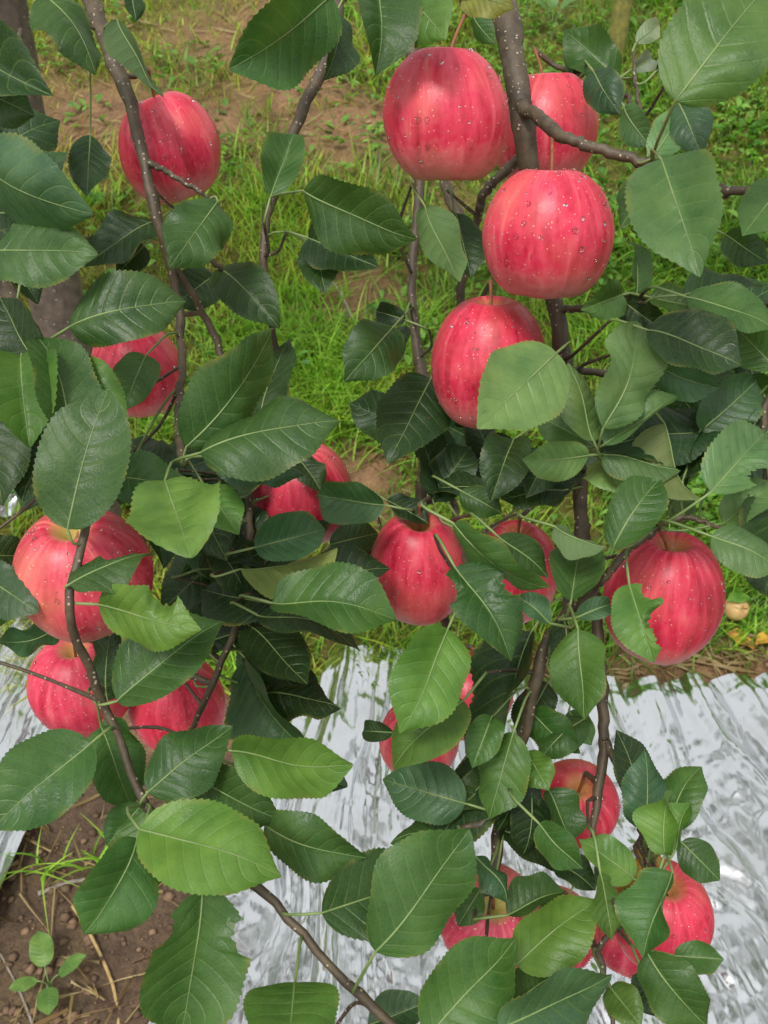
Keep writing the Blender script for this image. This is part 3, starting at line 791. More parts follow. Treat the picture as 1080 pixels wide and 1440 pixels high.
def leaf_shape(L, W, rnd, bend, fold, wave, cup, twist, bites):
    """(NU+1, NV+1, 3) blade, chord along +Y from the origin, upper side +Z"""
    pe, pt = rnd.uniform(0.46, 0.62), rnd.uniform(0.56, 0.72)
    f = UU**pe * (1 - UU)**pt
    um = pe / (pe + pt)
    f = f / (um**pe * (1 - um)**pt)
    tq = np.clip((UU - 0.74) / 0.26, 0, 1)
    f = f * (1 - 0.55 * tq * tq * (3 - 2 * tq)) + 0.05 * np.clip((UU - 0.8) / 0.1, 0, 1) * (1 - UU) * 5
    f = np.clip(f, 0, None); f[0] = 0.02; f[-1] = 0.0
    hw = np.zeros((NU + 1, NV + 1))
    saw = (np.arange(NU + 1) % 3) / 3.0
    for s, jj in ((-1, range(0, NV // 2)), (1, range(NV // 2 + 1, NV + 1))):
        side = f * W / 2 * rnd.uniform(0.93, 1.05)
        side = side * (1 + 0.035 * np.sin(UU * rnd.uniform(9, 16) + rnd.uniform(0, 6)))
        for (bu, bs, br, bd) in bites:
            if bs == s:
                q = np.clip(1 - ((UU - bu) / br)**2, 0, 1)
                side = side * (1 - bd * np.sqrt(q) * (1 + 0.1 * np.sin(UU * 90)))
        tooth = L * 0.02 * (saw - 0.25) * np.clip(np.minimum(UU * 9, (1 - UU) * 7), 0, 1)
        for j in jj:
            v = VV[j]
            hw[:, j] = v * side
            if abs(v) == 1: hw[:, j] += s * tooth * (side > 0)
    Xl = hw
    Vn = np.broadcast_to(VV[None], Xl.shape)
    av = np.abs(Vn)
    U2 = np.broadcast_to(UU[:, None], Xl.shape)
    ph = rnd.uniform(0, 6), rnd.uniform(0, 6)
    side_ph = np.where(Vn < 0, ph[0], ph[1])
    env = (f[:, None] + 0.05)
    Z = fold * np.abs(Xl)
    Z = Z + cup * W * 0.5 * (av**2) * env
    Z = Z + wave * W * (av**2.2) * env * np.sin(U2 * rnd.uniform(7, 13) + side_ph)
    quilt = np.abs(np.sin(np.pi * (U2 - 0.15 * av - 0.07 * av**2) * 8 + np.pi / 2 * 1.0))
    Z = Z + L * 0.015 * (quilt - 0.6) * np.clip(av * 4, 0, 1) * np.clip((1.05 - av) * 2.5, 0, 1) * env
    Z = Z + L * 0.035 * np.sin(U2 * 5 + ph[0]) * np.sin(Vn * 2.4 + ph[1]) * env
    # length-wise bend on an arc whose curvature grows to the tip
    ang = bend * (0.4 * U2 + 0.6 * U2**2)
    tw = twist * (U2 - 0.3)
    Xt = Xl * np.cos(tw) - Z * np.sin(tw); Zt = Xl * np.sin(tw) + Z * np.cos(tw)
    a1 = bend * (0.4 * UU + 0.6 * UU**2)
    cy = np.concatenate([[0], np.cumsum(np.cos((a1[1:] + a1[:-1]) / 2))]) * (L / NU)
    cz = -np.concatenate([[0], np.cumsum(np.sin((a1[1:] + a1[:-1]) / 2))]) * (L / NU)
    Y = cy[:, None] + Zt * np.sin(ang)
    Zf = cz[:, None] + Zt * np.cos(ang)
    # turn and scale so that base and tip lie on +Y at distance L
    th = math.atan2(cz[-1], cy[-1]); k = L / math.hypot(cz[-1], cy[-1])
    ct, st = math.cos(-th), math.sin(-th)
    Y2 = (Y * ct - Zf * st) * k; Z2 = (Y * st + Zf * ct) * k
    return np.stack([Xt, Y2, Z2], -1)

leaf_uv = np.stack([np.repeat(UU, NV + 1), np.tile(VV * 0.5 + 0.5, NU + 1)], -1)
NODES = {'n1': P(836, 634, .60), 'n2': P(260, 652, .575), 'n3': P(796, 864, .60), 'n4': P(926, 738, .575), 'n5': P(916, 1215, .60), 'n6': P(880, 418, .64)}
leaf_count = 0
def leaf(bx, by, tx, ty, w, d, tone='m', node=None, back=False, roll=None, bend=None, fold=None, wave=None, cup=None, twist=None, dd=None, bites=(), ratio=None, stalk=True, anchor=None):
    global leaf_count
    leaf_count += 1
    rnd = random.Random(leaf_count * 131 + 5)
    ln = math.hypot(tx - bx, ty - by) * d / F
    wa = w * d / F
    ratio = ratio or rnd.uniform(0.6, 0.68)
    sgn = -1 if ty > by else 1
    W = wa
    if wa > ratio * ln * 1.02:
        Lr = wa / ratio
        depth = min(math.sqrt(max(Lr**2 - ln**2, 0)), 0.075)
        rl = rnd.uniform(-0.12, 0.12)
    else:
        depth = rnd.uniform(0.1, 0.35) * ln
        W = min(ratio * math.hypot(ln, depth), wa * 2.4)
        rl = math.acos(max(0.3, min(1, wa / W)))
    if dd is None: dd = sgn * depth
    base = P(bx, by, d); tip = P(tx, ty, d + dd)
    ax = (tip - base); L = ax.length; ax.normalize()
    view = (CAM - base.lerp(tip, 0.5)).normalized()
    n0 = (view - ax * view.dot(ax)).normalized()
    if roll is None:
        # turn the blade so that its upper face looks more to the sky, most of the time
        c1 = Matrix.Rotation(rl, 3, ax) @ n0; c2 = Matrix.Rotation(-rl, 3, ax) @ n0
        nrm = c1 if (c1.z > c2.z) == (rnd.random() < 0.8) else c2
    else:
        nrm = Matrix.Rotation(R(roll), 3, ax) @ n0
    if back: nrm = -nrm
    X = ax.cross(nrm).normalized()
    g_ = lambda v, a, b: rnd.uniform(a, b) if v is None else v
    S = leaf_shape(L, W, rnd, g_(bend, 0.1, 1.15), (rnd.uniform(0.45, 0.8) if fold is None and rnd.random() < .22 else g_(fold, 0.04, 0.42)), g_(wave, 0.03, 0.13), g_(cup, -0.45, 0.15), g_(twist, -0.6, 0.6), bites)
    me = make_mesh('leaf', S.reshape(-1, 3), LEAF_Q, [M_LEAF], uv=leaf_uv)
    o = link('leaf', me, tree)
    M3 = Matrix((X, ax, nrm)).transposed()
    o.matrix_local = Matrix.Translation(base - tbase) @ M3.to_4x4()
    t = TONE[tone]
    j = rnd.uniform(0.7, 1.3)
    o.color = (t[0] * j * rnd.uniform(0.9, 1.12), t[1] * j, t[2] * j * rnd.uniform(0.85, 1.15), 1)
    if not stalk: return o
    # petiole + midrib
    if anchor is not None:
        at, dist = P(*anchor), 0
    elif node: at, dist = NODES[node], 0
    else: at, dist = nearest_branch(base - ax * 0.02)
    if dist > 0.05:
        spur = base - ax * 0.022 + FWD * 0.012
        add_twig(at, spur, 0.0014, 0.001, 0.03)
        at = spur
    inv = M3.transposed()
    la = inv @ (at - base)
    l0 = min(0.5 * la.length, 0.02)
    mid = np.array([(0, -l0, -0.002)])
    rib = S[:, NV // 2, :][::4].copy(); rib[:, 2] += 0.0001
    pts = np.vstack([np.array(la)[None], catmull([tuple(la), tuple(np.array(la) * 0.55 + mid[0] * 0.5 + np.array([0, 0, 0.003])), (0, 0, 0)], 6)[1:-1], rib])
    nr = len(rib)
    rad = np.concatenate([np.full(5, 0.0009), np.linspace(0.0007, 0.00012, nr)])
    rad[0] = 0.0013
    V, Q, T = tube(pts, rad, 6)
    link('leaf_stalk', make_mesh('leaf_stalk', V, [Q, T], [M_STALK]), o)
    return o

LEAVES = [
 # upper left
 (60,-10,135,105,75,.64,'m'), (127,190,122,276,57,.84,'d',dict(anchor=(126,100,.8))), (165,28,230,136,42,.67,'m',dict(back=True,anchor=(150,68,.715))), (183,-20,191,30,30,.74,'d'),
 (-30,85,74,135,105,.59,'d'), (-40,120,48,162,70,.575,'b'), (-45,215,131,302,112,.55,'b',dict(bend=.9)), (-20,355,138,358,92,.555,'m'), (-15,298,92,326,62,.575,'d'),
 (216,312,118,375,55,.74,'d'), (306,284,238,377,85,.665,'m'), (202,346,164,386,40,.76,'d'), (300,388,240,432,58,.76,'d'), (308,378,393,462,72,.72,'d'),
 (98,460,262,424,96,.565,'m',dict(anchor=(66,502,.59))), (30,500,42,630,100,.57,'l',dict(anchor=(45,492,.586))), (74,516,180,592,88,.575,'l',dict(anchor=(60,505,.59))), (95,744,152,548,122,.515,'m',dict(anchor=(116,765,.525),fold=.12)),
 (205,500,172,580,60,.66,'m'), (262,628,382,462,105,.555,'m',dict(node='n2')), (282,637,479,592,96,.54,'m',dict(node='n2')), (298,642,428,668,72,.585,'b',dict(node='n2')),
 (232,676,269,784,128,.53,'l',dict(node='n2')), (292,690,336,752,62,.59,'l'), (268,622,302,560,60,.62,'m'), (238,660,180,622,62,.70,'d'), (262,690,320,790,80,.66,'d'),
 (358,770,457,745,70,.61,'b'), (338,800,474,770,46,.615,'y',dict(back=True,wave=.05)), (418,640,452,692,38,.69,'d'), (540,710,446,695,62,.66,'b'), (428,822,549,800,66,.66,'d'),
 (383,848,557,872,88,.56,'m'), (386,850,284,830,90,.63,'d'), (350,880,432,962,88,.645,'d',dict(roll=-35)), (374,975,479,996,56,.67,'d'), (364,866,507,916,52,.60,'d'),
 (280,800,380,770,60,.66,'d'), (300,900,400,880,60,.68,'d'), (395,690,470,650,60,.71,'d'), (300,760,350,840,60,.66,'d'), (320,700,360,640,60,.68,'d'),
 (460,700,400,760,60,.72,'d'), (420,900,340,960,70,.7,'d'), (268,930,320,830,70,.69,'d'), (190,640,170,710,60,.66,'m'), (170,690,230,800,60,.66,'d'),
 # left apples and the long shoot
 (138,850,283,886,82,.515,'l',dict(bites=[(.6,-1,.12,.6)],anchor=(98,848,.52))), (98,822,214,778,58,.51,'m',dict(bites=[(.62,-1,.18,.75)],wave=.14,twist=.8)), (165,986,313,874,104,.54,'m',dict(anchor=(142,985,.555))), (152,985,160,880,48,.62,'d'),
 (-30,805,54,862,72,.57,'b'), (-40,782,42,782,62,.59,'d'), (86,880,-5,902,38,.64,'b'), (-60,880,30,820,60,.6,'m'), (70,640,30,720,50,.68,'b'), (-30,560,25,470,70,.62,'d'),
 (128,1045,-14,1168,116,.53,'m',dict(anchor=(158,1025,.555))), (142,1022,186,1142,78,.585,'m'), (150,1006,198,1056,38,.6,'m'), (208,1114,327,1021,92,.54,'m',dict(anchor=(205,1132,.55))),
 (327,1056,497,1075,88,.54,'l',dict(anchor=(262,1040,.62))), (266,1086,396,1152,84,.565,'m'), (378,1096,489,1106,66,.61,'b'), (196,1166,396,1233,122,.49,'l',dict(anchor=(206,1133,.55),bend=.7)),
 (192,1178,117,1313,92,.52,'m',dict(anchor=(205,1132,.55))), (206,1136,212,1262,62,.55,'m'), (200,1132,150,1190,54,.56,'m'), (285,1247,254,1458,138,.485,'m',dict(bites=[(.3,-1,.1,.35),(.22,1,.08,.3)],anchor=(300,1212,.55),dd=.0,bend=.35)),
 (372,1160,516,1206,86,.56,'m',dict(anchor=(330,1130,.565))), (452,1284,577,1246,118,.52,'m',dict(anchor=(396,1283,.535))), (528,1338,660,1166,128,.48,'m',dict(anchor=(500,1392,.524),bend=.3)), (415,1382,404,1505,126,.50,'l',dict(anchor=(425,1316,.53))),
 (600,1458,724,1320,122,.485,'m',dict(bend=.3)), (518,1442,602,1410,52,.57,'b'), (700,1446,860,1370,98,.485,'b',dict(bend=.3)), (698,1430,802,1358,62,.53,'m'), (726,1357,840,1266,88,.53,'l'),
 # centre
 (655,1130,538,1096,84,.60,'b'), (642,1166,549,1186,52,.62,'m'), (630,884,562,1032,98,.53,'l',dict(cup=-.25,wave=.07)), (652,985,553,1082,88,.565,'l',dict(wave=.08,cup=-.2)), (640,798,719,930,92,.54,'m',dict(bites=[(.2,1,.12,.5),(.42,-1,.1,.3)],wave=.08)),
 (692,1008,664,1080,52,.585,'m'), (748,888,700,1092,74,.63,'d'), (722,1030,688,1152,78,.59,'l',dict(wave=.08)), (638,736,772,826,56,.535,'m',dict(roll=58)), (700,754,771,812,48,.585,'m'),
 (813,885,822,1012,62,.53,'l',dict(node='n3',roll=20)), (803,846,815,766,74,.57,'m',dict(node='n3')), (812,868,858,850,32,.555,'b',dict(node='n3')), (772,876,727,840,34,.55,'b',dict(node='n3')),
 (862,770,928,674,70,.55,'m',dict(node='n4')), (780,740,853,768,36,.56,'p',dict(back=True)), (885,822,919,932,76,.56,'l',dict(anchor=(886,772,.585),bites=[(.2,-1,.12,.55),(.55,-1,.16,.75),(.75,-1,.1,.6)],wave=.04)),
 (783,496,671,603,116,.51,'p',dict(anchor=(792,492,.69),bend=.3,fold=.06)), (835,620,799,510,52,.55,'p',dict(node='n1')), (848,602,897,452,78,.54,'p',dict(node='n1',fold=.35)), (850,625,953,558,62,.555,'p',dict(node='n1')), (825,620,754,585,58,.565,'p',dict(node='n1')), (828,640,734,646,54,.555,'p',dict(node='n1')), (845,640,957,662,48,.57,'p',dict(node='n1')), (880,642,962,568,84,.6,'b'), (845,646,872,694,62,.61,'p',dict(node='n1')),
 (934,595,987,702,42,.57,'o',dict(back=True)), (912,465,1042,514,78,.55,'d'), (918,510,1012,546,54,.57,'b'), (745,700,805,640,70,.66,'d'), (700,560,640,600,60,.76,'d'),
 # upper right
 (930,225,985,390,124,.49,'p',dict(anchor=(918,234,.58),wave=.05,bend=.5)), (950,142,1094,-36,152,.46,'l',dict(anchor=(920,232,.58),bend=.9,fold=.25,twist=.5,wave=.06)), (955,146,987,222,60,.58,'b'), (918,222,956,164,52,.565,'p'), (878,150,916,206,42,.6,'b'), (834,100,873,162,54,.68,'b'), (800,112,808,34,24,.73,'b'), (895,60,927,34,30,.7,'w'), (888,98,917,84,28,.69,'w'), (905,268,872,322,52,.64,'m'), (1100,260,1044,332,72,.565,'m'),
 (875,415,817,436,52,.61,'m',dict(node='n6')), (895,412,889,340,28,.65,'m',dict(node='n6')), (962,415,1072,404,42,.575,'d'), (966,418,1088,462,58,.56,'m'), (914,418,990,436,44,.61,'l',dict(node='n6')), (878,425,940,470,50,.63,'d',dict(node='n6')), (985,606,1064,534,72,.585,'b'), (1000,692,1076,608,92,.54,'p',dict(node='n4',bites=[(.35,1,.14,.5)])), (1092,520,1034,460,62,.575,'m'), (1018,736,1096,680,58,.57,'p',dict(node='n4')), (1000,754,1096,802,62,.53,'p',dict(node='n4')), (1096,560,1040,546,52,.59,'m'), (955,738,961,678,38,.66,'l'),
 (1040,450,985,490,50,.63,'m'), (1100,590,1040,640,60,.6,'b'), (1020,330,1080,370,50,.62,'m'), (960,560,1000,620,50,.63,'m'),
 # top centre
 (466,-6,322,98,112,.54,'m'), (436,45,381,93,36,.7,'d'), (472,18,455,113,40,.65,'d'), (532,-20,528,106,82,.565,'m'), (562,-22,627,56,84,.565,'l'), (650,0,722,12,42,.6,'o'), (664,18,696,62,32,.66,'m'), (381,275,413,188,62,.65,'m'), (427,268,587,336,96,.55,'m',dict(anchor=(384,292,.725))), (434,335,532,376,72,.67,'d'), (442,345,458,412,62,.69,'d'), (598,290,646,397,62,.62,'l',dict(back=True)), (640,300,662,392,50,.66,'d'),
 (553,460,484,537,76,.65,'m',dict(anchor=(580,432,.84))), (570,450,529,438,32,.7,'d'), (568,458,550,522,38,.72,'d'), (605,534,545,652,96,.71,'d'), (612,552,692,606,52,.72,'d'), (608,702,662,628,62,.71,'d'), (722,618,690,706,72,.66,'d'), (690,692,600,690,38,.70,'d'), (648,690,706,722,42,.65,'m'), (792,690,704,702,42,.66,'d'), (543,704,602,736,32,.72,'d'), (464,766,532,750,48,.71,'d'), (690,640,650,560,50,.78,'d'), (770,640,740,700,60,.67,'d'),
 # lower right
 (906,1170,906,1054,66,.59,'b'), (938,1172,987,1078,62,.59,'m'), (935,1202,946,1112,50,.55,'l',dict(wave=.16,twist=.9,cup=.4)), (950,1195,972,1130,36,.56,'l',dict(wave=.15,cup=.5)), (958,1184,1012,1238,52,.575,'m',dict(node='n5')), (946,1227,904,1347,60,.51,'m',dict(node='n5',fold=.5)), (911,1340,994,1442,72,.51,'m'), (948,1344,1018,1349,44,.54,'m'), (891,1236,814,1180,58,.55,'l'), (758,1158,820,1222,48,.56,'m'), (844,1228,861,1322,40,.54,'l'), (906,1244,871,1306,38,.59,'d'), (714,1287,797,1254,48,.57,'m'), (668,1204,713,1270,32,.555,'b'), (676,1250,644,1302,42,.6,'m'), (746,1108,735,1202,54,.62,'d'),
 (745,1000,816,1060,56,.63,'m'), (822,1010,758,1070,52,.63,'m'), (740,1058,772,1112,52,.61,'l'), (800,1000,832,1048,42,.64,'m'), (780,1212,837,1252,44,.61,'d'), (858,1388,902,1444,52,.57,'l'), (905,1368,932,1432,54,.59,'d'), (792,870,780,962,44,.61,'d'), (770,1110,800,1190,46,.62,'m'), (553,1030,511,1028,30,.7,'d'),
 (640,1085,600,1130,60,.66,'d'), (700,1090,640,1140,60,.63,'m'), (770,960,730,1040,60,.66,'d'), (800,1260,770,1330,60,.64,'m'), (870,1215,840,1250,40,.62,'d'),
 # yellowed leaf scraps caught in the lower cluster
 (900,1190,888,1240,26,.66,'g'), (900,1225,872,1262,22,.66,'g'), (918,1195,925,1225,18,.66,'g'),
]
# leaves deeper in the tree that fill the gaps between the front ones
frnd = random.Random(99)
APX = [(238, 205, 146, 148), (626, 160, 181, 186), (771, 325, 188, 180), (765, 178, 150, 150), (687, 506, 166, 186), (192, 516, 128, 128), (425, 690, 146, 150), (588, 795, 136, 166), (722, 803, 128, 162), (934, 835, 168, 192), (117, 802, 187, 182), (115, 958, 146, 148), (248, 984, 138, 150), (660, 975, 122, 130), (590, 1035, 112, 120), (808, 1128, 126, 118), (690, 1290, 150, 144), (930, 1283, 144, 146), (888, 1306, 118, 126), (782, 1305, 118, 120)]      # where the apples show
bpx = [tuple(float(q_) for q_ in to_px(b[:3])) for b in BP]
for (x0, x1, y0, y1, k) in [(270, 440, 600, 960, 60), (540, 800, 560, 770, 45), (640, 820, 860, 1110, 40), (870, 1100, 430, 760, 50), (640, 920, 1080, 1330, 30), (-70, 70, 20, 560, 34), (60, 240, 540, 720, 14), (800, 960, 30, 240, 8)]:
    cand = [i for i in range(len(BP)) if x0 < bpx[i][0] < x1 and y0 < bpx[i][1] < y1]
    for i in range(k):
        b = frnd.choice(cand)
        d = bpx[b][2] + frnd.uniform(-.01, .05)
        a = frnd.uniform(0.1, 3.0) if frnd.random() < .7 else frnd.uniform(-3.1, 0)
        pe_ = frnd.uniform(.012, .035) * F / d
        bx, by = bpx[b][0] + math.cos(a) * pe_, bpx[b][1] + math.sin(a) * pe_
        ln = frnd.uniform(.05, .085) * F / d
        hit = any(((bx + math.cos(a) * ln * t_ - ax_) / (aw_ / 2 + 18))**2 + ((by + math.sin(a) * ln * t_ - ay_) / (ah_ / 2 + 18))**2 < 1 for t_ in (0, .35, .7, 1) for ax_, ay_, aw_, ah_ in APX)
        if hit or not (x0 - 60 < bx + math.cos(a) * ln < x1 + 30): continue
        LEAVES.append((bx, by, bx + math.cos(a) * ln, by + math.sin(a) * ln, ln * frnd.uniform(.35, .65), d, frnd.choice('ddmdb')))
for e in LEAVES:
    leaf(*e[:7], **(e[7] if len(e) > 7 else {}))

# ------------------------------------------------------------------ apples
PROF = np.array([(0.0, .58), (.06, .61), (.15, .74), (.26, .835), (.38, .87), (.54, .805), (.73, .64), (.885, .40), (.975, .14), (1.0, -.06), (.97, -.3), (.875, -.58), (.72, -.8), (.55, -.92), (.40, -.955), (.28, -.92), (.17, -.84), (.08, -.78), (0, -.76)])
def drops_mesh(S, Nrm, n, rnd, rad):
    """flattened beads of water sitting on surface points"""
    k = 8
    a = np.linspace(0, 2 * np.pi, k, endpoint=False)
    rings = [(1.0, -0.1), (0.92, 0.3), (0.6, 0.62)]
    Vs, Qs, Ts, o = [], [], [], 0
    idx = rnd.choices(range(len(S)), k=n)
    for i in idx:
        p, nn = S[i], Nrm[i]
        t = np.cross(nn, [0.3, 0.5, 0.81]); t /= np.linalg.norm(t); b = np.cross(nn, t)
        r = rad * (0.013 + 0.034 * rnd.random()**3)
        p = p + t * rnd.uniform(-1, 1) * rad * 0.05 + b * rnd.uniform(-1, 1) * rad * 0.05
        st = rnd.uniform(0.9, 1.3)
        for q, h in rings:
            Vs.append(p + r * (q * (np.cos(a)[:, None] * t * st + np.sin(a)[:, None] * b)) + nn * r * h)
        Vs.append((p + nn * r * 0.72)[None])
        j = np.arange(k); jn = (j + 1) % k
        for lv in range(2):
            Qs.append(np.stack([o + lv * k + j, o + lv * k + jn, o + (lv + 1) * k + jn, o + (lv + 1) * k + j], -1))
        Ts.append(np.stack([o + 2 * k + j, o + 2 * k + jn, np.full(k, o + 3 * k)], -1))
        Ts.append(np.stack([np.full(k - 2, o), o + j[2:], o + j[1:-1]], -1))
        o += 3 * k + 1
    return np.vstack(Vs), np.vstack(Qs), np.vstack(Ts)

apple_no = 0
def apple(cx, cy, w, h, label, d=None, lean=0.0, toward=0.0, attach=None, tint=(1, 1, 1), drops=90, stalk_len=0.03):
    """attach: pixel x, y, depth where the stalk meets the tree"""
    global apple_no
    apple_no += 1
    rnd = random.Random(apple_no * 57 + 3)
    D = 0.085
    if d is None: d = D * F / w
    rad = w * d / F / 2
    c = P(cx, cy, d)
    axis = (Vector((0, 0, 1)) + lean * RIGHT + toward * Vector((0, -1, 0))).normalized()
    hz = h / w * rnd.uniform(0.98, 1.04)
    ns, nt = 56, 44
    pr = catmull(np.c_[PROF, np.zeros(len(PROF))], nt)[:, :2]
    pr[0, 0] = pr[-1, 0] = 0.0
    a = np.linspace(0, 2 * np.pi, ns, endpoint=False)
    ph = rnd.uniform(0, 6.28), rnd.uniform(0, 6.28), rnd.uniform(0, 6.28)
    rr, zz = pr[:, 0][:, None], pr[:, 1][:, None]
    bot = np.clip(-zz, 0, 1)
    lob = 1 + 0.03 * bot * np.cos(5 * a + ph[0])[None] + 0.022 * np.cos(2 * a + ph[1])[None] + 0.016 * np.cos(3 * a + ph[2])[None] * (0.4 + bot)
    x = rr * lob * np.cos(a)[None]; y = rr * lob * np.sin(a)[None]
    z = zz * hz * (1 + 0 * x) + 0.05 * x * math.cos(ph[0]) + 0.05 * y * math.sin(ph[0]) + 0.025 * np.cos(5 * a + ph[1])[None] * np.clip(-zz - 0.6, 0, 1) * 2 * rr \
        + 0.02 * np.cos(3 * a + ph[2])[None] * np.clip(zz - 0.5, 0, 1) * 2 * rr
    V = np.stack([x, y, z], -1).reshape(-1, 3) * rad
    i, j = np.meshgrid(np.arange(nt - 1), np.arange(ns), indexing='ij')
    jn = (j + 1) % ns
    Q = np.stack([i * ns + j, (i + 1) * ns + j, (i + 1) * ns + jn, i * ns + jn], -1).reshape(-1, 4)
    root = bpy.data.objects.new('apple', None)
    col.objects.link(root)
    q = Vector((0, 0, 1)).rotation_difference(axis) @ Matrix.Rotation(rnd.uniform(0, 6.28), 3, 'Z').to_quaternion()
    root.matrix_world = Matrix.Translation(c) @ q.to_matrix().to_4x4()
    tag(root, label, 'apple', 'ripe red apples on the tree')
    body = link('fruit', make_mesh('fruit', V, Q, [M_APPLE]), root)
    body.color = (*tint, 1)
    # stalk
    M = Matrix.Translation(c) @ q.to_matrix().to_4x4()
    cav = Vector((0, 0, 0.56 * rad * hz))
    if attach: at = P(*attach)
    else:
        at = M @ Vector((0, 0, 0.6 * rad * hz + stalk_len))
    la = M.inverted() @ at
    pts = catmull([tuple(cav), tuple(cav.lerp(la, 0.45) + Vector((0, 0, 0.003))), tuple(la)], 9)
    link('stalk', tube_mesh('stalk', pts, np.array([1.5, 1.3, 1.2, 1.15, 1.1, 1.1, 1.2, 1.5, 2.0]) / 1000, [M_FSTALK], 8, 0.05), root)
    bp, dist = nearest_branch(at)
    if dist > 0.003:
        add_twig(bp, at, 0.0024, 0.0019, 0.02)
    # withered sepals in the eye
    Vs, Ts = [], []
    for k in range(5):
        t = k * 1.2566 + ph[2]
        e = np.array([math.cos(t), math.sin(t), 0]); s = np.array([-math.sin(t), math.cos(t), 0])
        zb = -0.8 * rad * hz
        o = len(Vs) * 4
        Vs.append(np.array([e * .02 * rad + s * .05 * rad + [0, 0, zb + .03 * rad], e * .02 * rad - s * .05 * rad + [0, 0, zb + .03 * rad], e * .16 * rad + [0, 0, zb - .1 * rad], e * .1 * rad + [0, 0, zb + 0.01 * rad]]))
        Ts += [(o, o + 1, o + 2), (o, o + 2, o + 3), (o + 1, o + 3, o + 2)]
    link('calyx', make_mesh('calyx', np.vstack(Vs), np.array(Ts), [M_CALYX], smooth=False), root)
    if drops:
        sel = (np.abs(V[:, 2]) < 0.86 * rad) & (np.hypot(V[:, 0], V[:, 1]) > 0.3 * rad)
        nr = V / np.linalg.norm(V, axis=1)[:, None]
        W_, Q_, T_ = drops_mesh(V[sel], nr[sel], drops, rnd, rad)
        dr = link('water_drops', make_mesh('water_drops', W_, [Q_, T_], [M_WATER]), root)
        dr['kind'] = 'stuff'
    return root

apple(238, 205, 146, 148, 'pinkish red apple crossed by a thin dark branch, alone against the yellow grass', lean=-.25, toward=-.1, attach=(208, 97, .715))
apple(626, 160, 181, 186, 'large red apple with a yellowish cheek, beside the thick brown branch', lean=-.05, toward=-.25, attach=(655, 18, .60), tint=(1, 1.1, 1.05), drops=120)
apple(771, 325, 188, 180, 'large wet crimson apple hanging by its stalk from the side branch', toward=-.2, attach=(777, 188, .612), drops=150)
apple(765, 178, 150, 150, 'apple partly hidden behind the thick branch, above the wet crimson apple', toward=-.2, attach=(752, 70, .74))
apple(687, 506, 166, 186, 'tall red apple whose side is covered by a pale green leaf', toward=-.15, attach=(690, 395, .66), drops=110)
apple(192, 516, 128, 128, 'shaded red apple peeping out between leaves below the lone apple', toward=0)
apple(425, 690, 146, 150, 'red apple mostly covered by leaves beside the yellow-green leaf', d=.74)
apple(588, 795, 136, 166, 'tall red apple with pale dots hanging beneath the dark upright stem', d=.74)
apple(722, 803, 128, 162, 'red apple half hidden by a long folded leaf, between two other apples', d=.78, toward=.1)
apple(934, 835, 168, 192, 'round red apple with a chewed leaf lying across its front', attach=(925, 742, .58), toward=-.1, drops=120)
apple(117, 802, 187, 182, 'big salmon red apple with a thin shoot running down over it', attach=(140, 700, .585), toward=.1, tint=(1, 1.7, 1.25), drops=110)
apple(115, 958, 146, 148, 'pink red apple hanging right below the big salmon red apple', attach=(104, 893, .66), tint=(1, 1.25, 1.2))
apple(248, 984, 138, 150, 'red apple tucked under a dark leaf, beside the pink red apple', attach=(240, 890, .70))
apple(660, 975, 122, 130, 'red apple seen between glossy leaves and a reddish twig', d=.79)
apple(590, 1035, 112, 120, 'apple almost wholly hidden behind two glossy leaves, its pale rim showing', d=.8, tint=(1, 1.5, 1.3))
apple(808, 1128, 126, 118, 'apple with its stalk hollow open to the front, behind a forked twig', d=.715, toward=.25)
apple(690, 1290, 150, 144, 'pale red apple low among leaves with its long brown stalk showing', d=.665, toward=.3, attach=(690, 1235, .64), tint=(1, 2.0, 1.6), drops=60)
apple(930, 1283, 144, 146, 'red apple beside the crinkled foil, partly covered by an upright folded leaf', d=.70, attach=(915, 1200, .64))
apple(888, 1306, 118, 126, 'shaded pink apple squeezed behind the apple with the folded leaf', d=.78, tint=(1, 1.7, 1.5), drops=40)
apple(782, 1305, 118, 120, 'lowest apple, nearly covered by broad leaves above the foil', d=.76, tint=(1, 1.6, 1.4), drops=40)

# ------------------------------------------------------------------ unseen foliage above and beside, added for shade and reflections (leaves nobody could count)
Vs, Ts, o = [], [], 0
cnt = 0
def outside(p):
    x, y, z = to_px(p)
    return z > 0.45 and (y < -95 or x < -170 or x > 1250)
clumps = [Vector((random.uniform(-1.7, 1.5), random.uniform(0.9, 1.8), random.uniform(1.5, 2.3))) for _ in range(16)]
clumps += [Vector((s_ * random.uniform(1.0, 1.7), random.uniform(0.5, 1.9), random.uniform(0.6, 2.2))) for s_ in (-1, 1) for _ in range(18)]  # unseen side clumps, added to darken the foil's reflections and the side light
for c_ in clumps:                                           # limbs that carry them
    m_ = Vector((c_.x * .75 + TOP[0] * .25, c_.y * .75 + TOP[1] * .25, max(c_.z, 1.75) + .15))
    cc = catmull([TOP, tuple(Vector(TOP).lerp(m_, .5) + Vector((0, 0, .12))), tuple(m_), tuple(c_)], 18)
    if all(outside(Vector(q_)) for q_ in cc[3:]):
        link('branch', tube_mesh('branch', cc - np.array(tbase), np.linspace(.011, .003, 18), [M_BARK], 7, .08), tree)
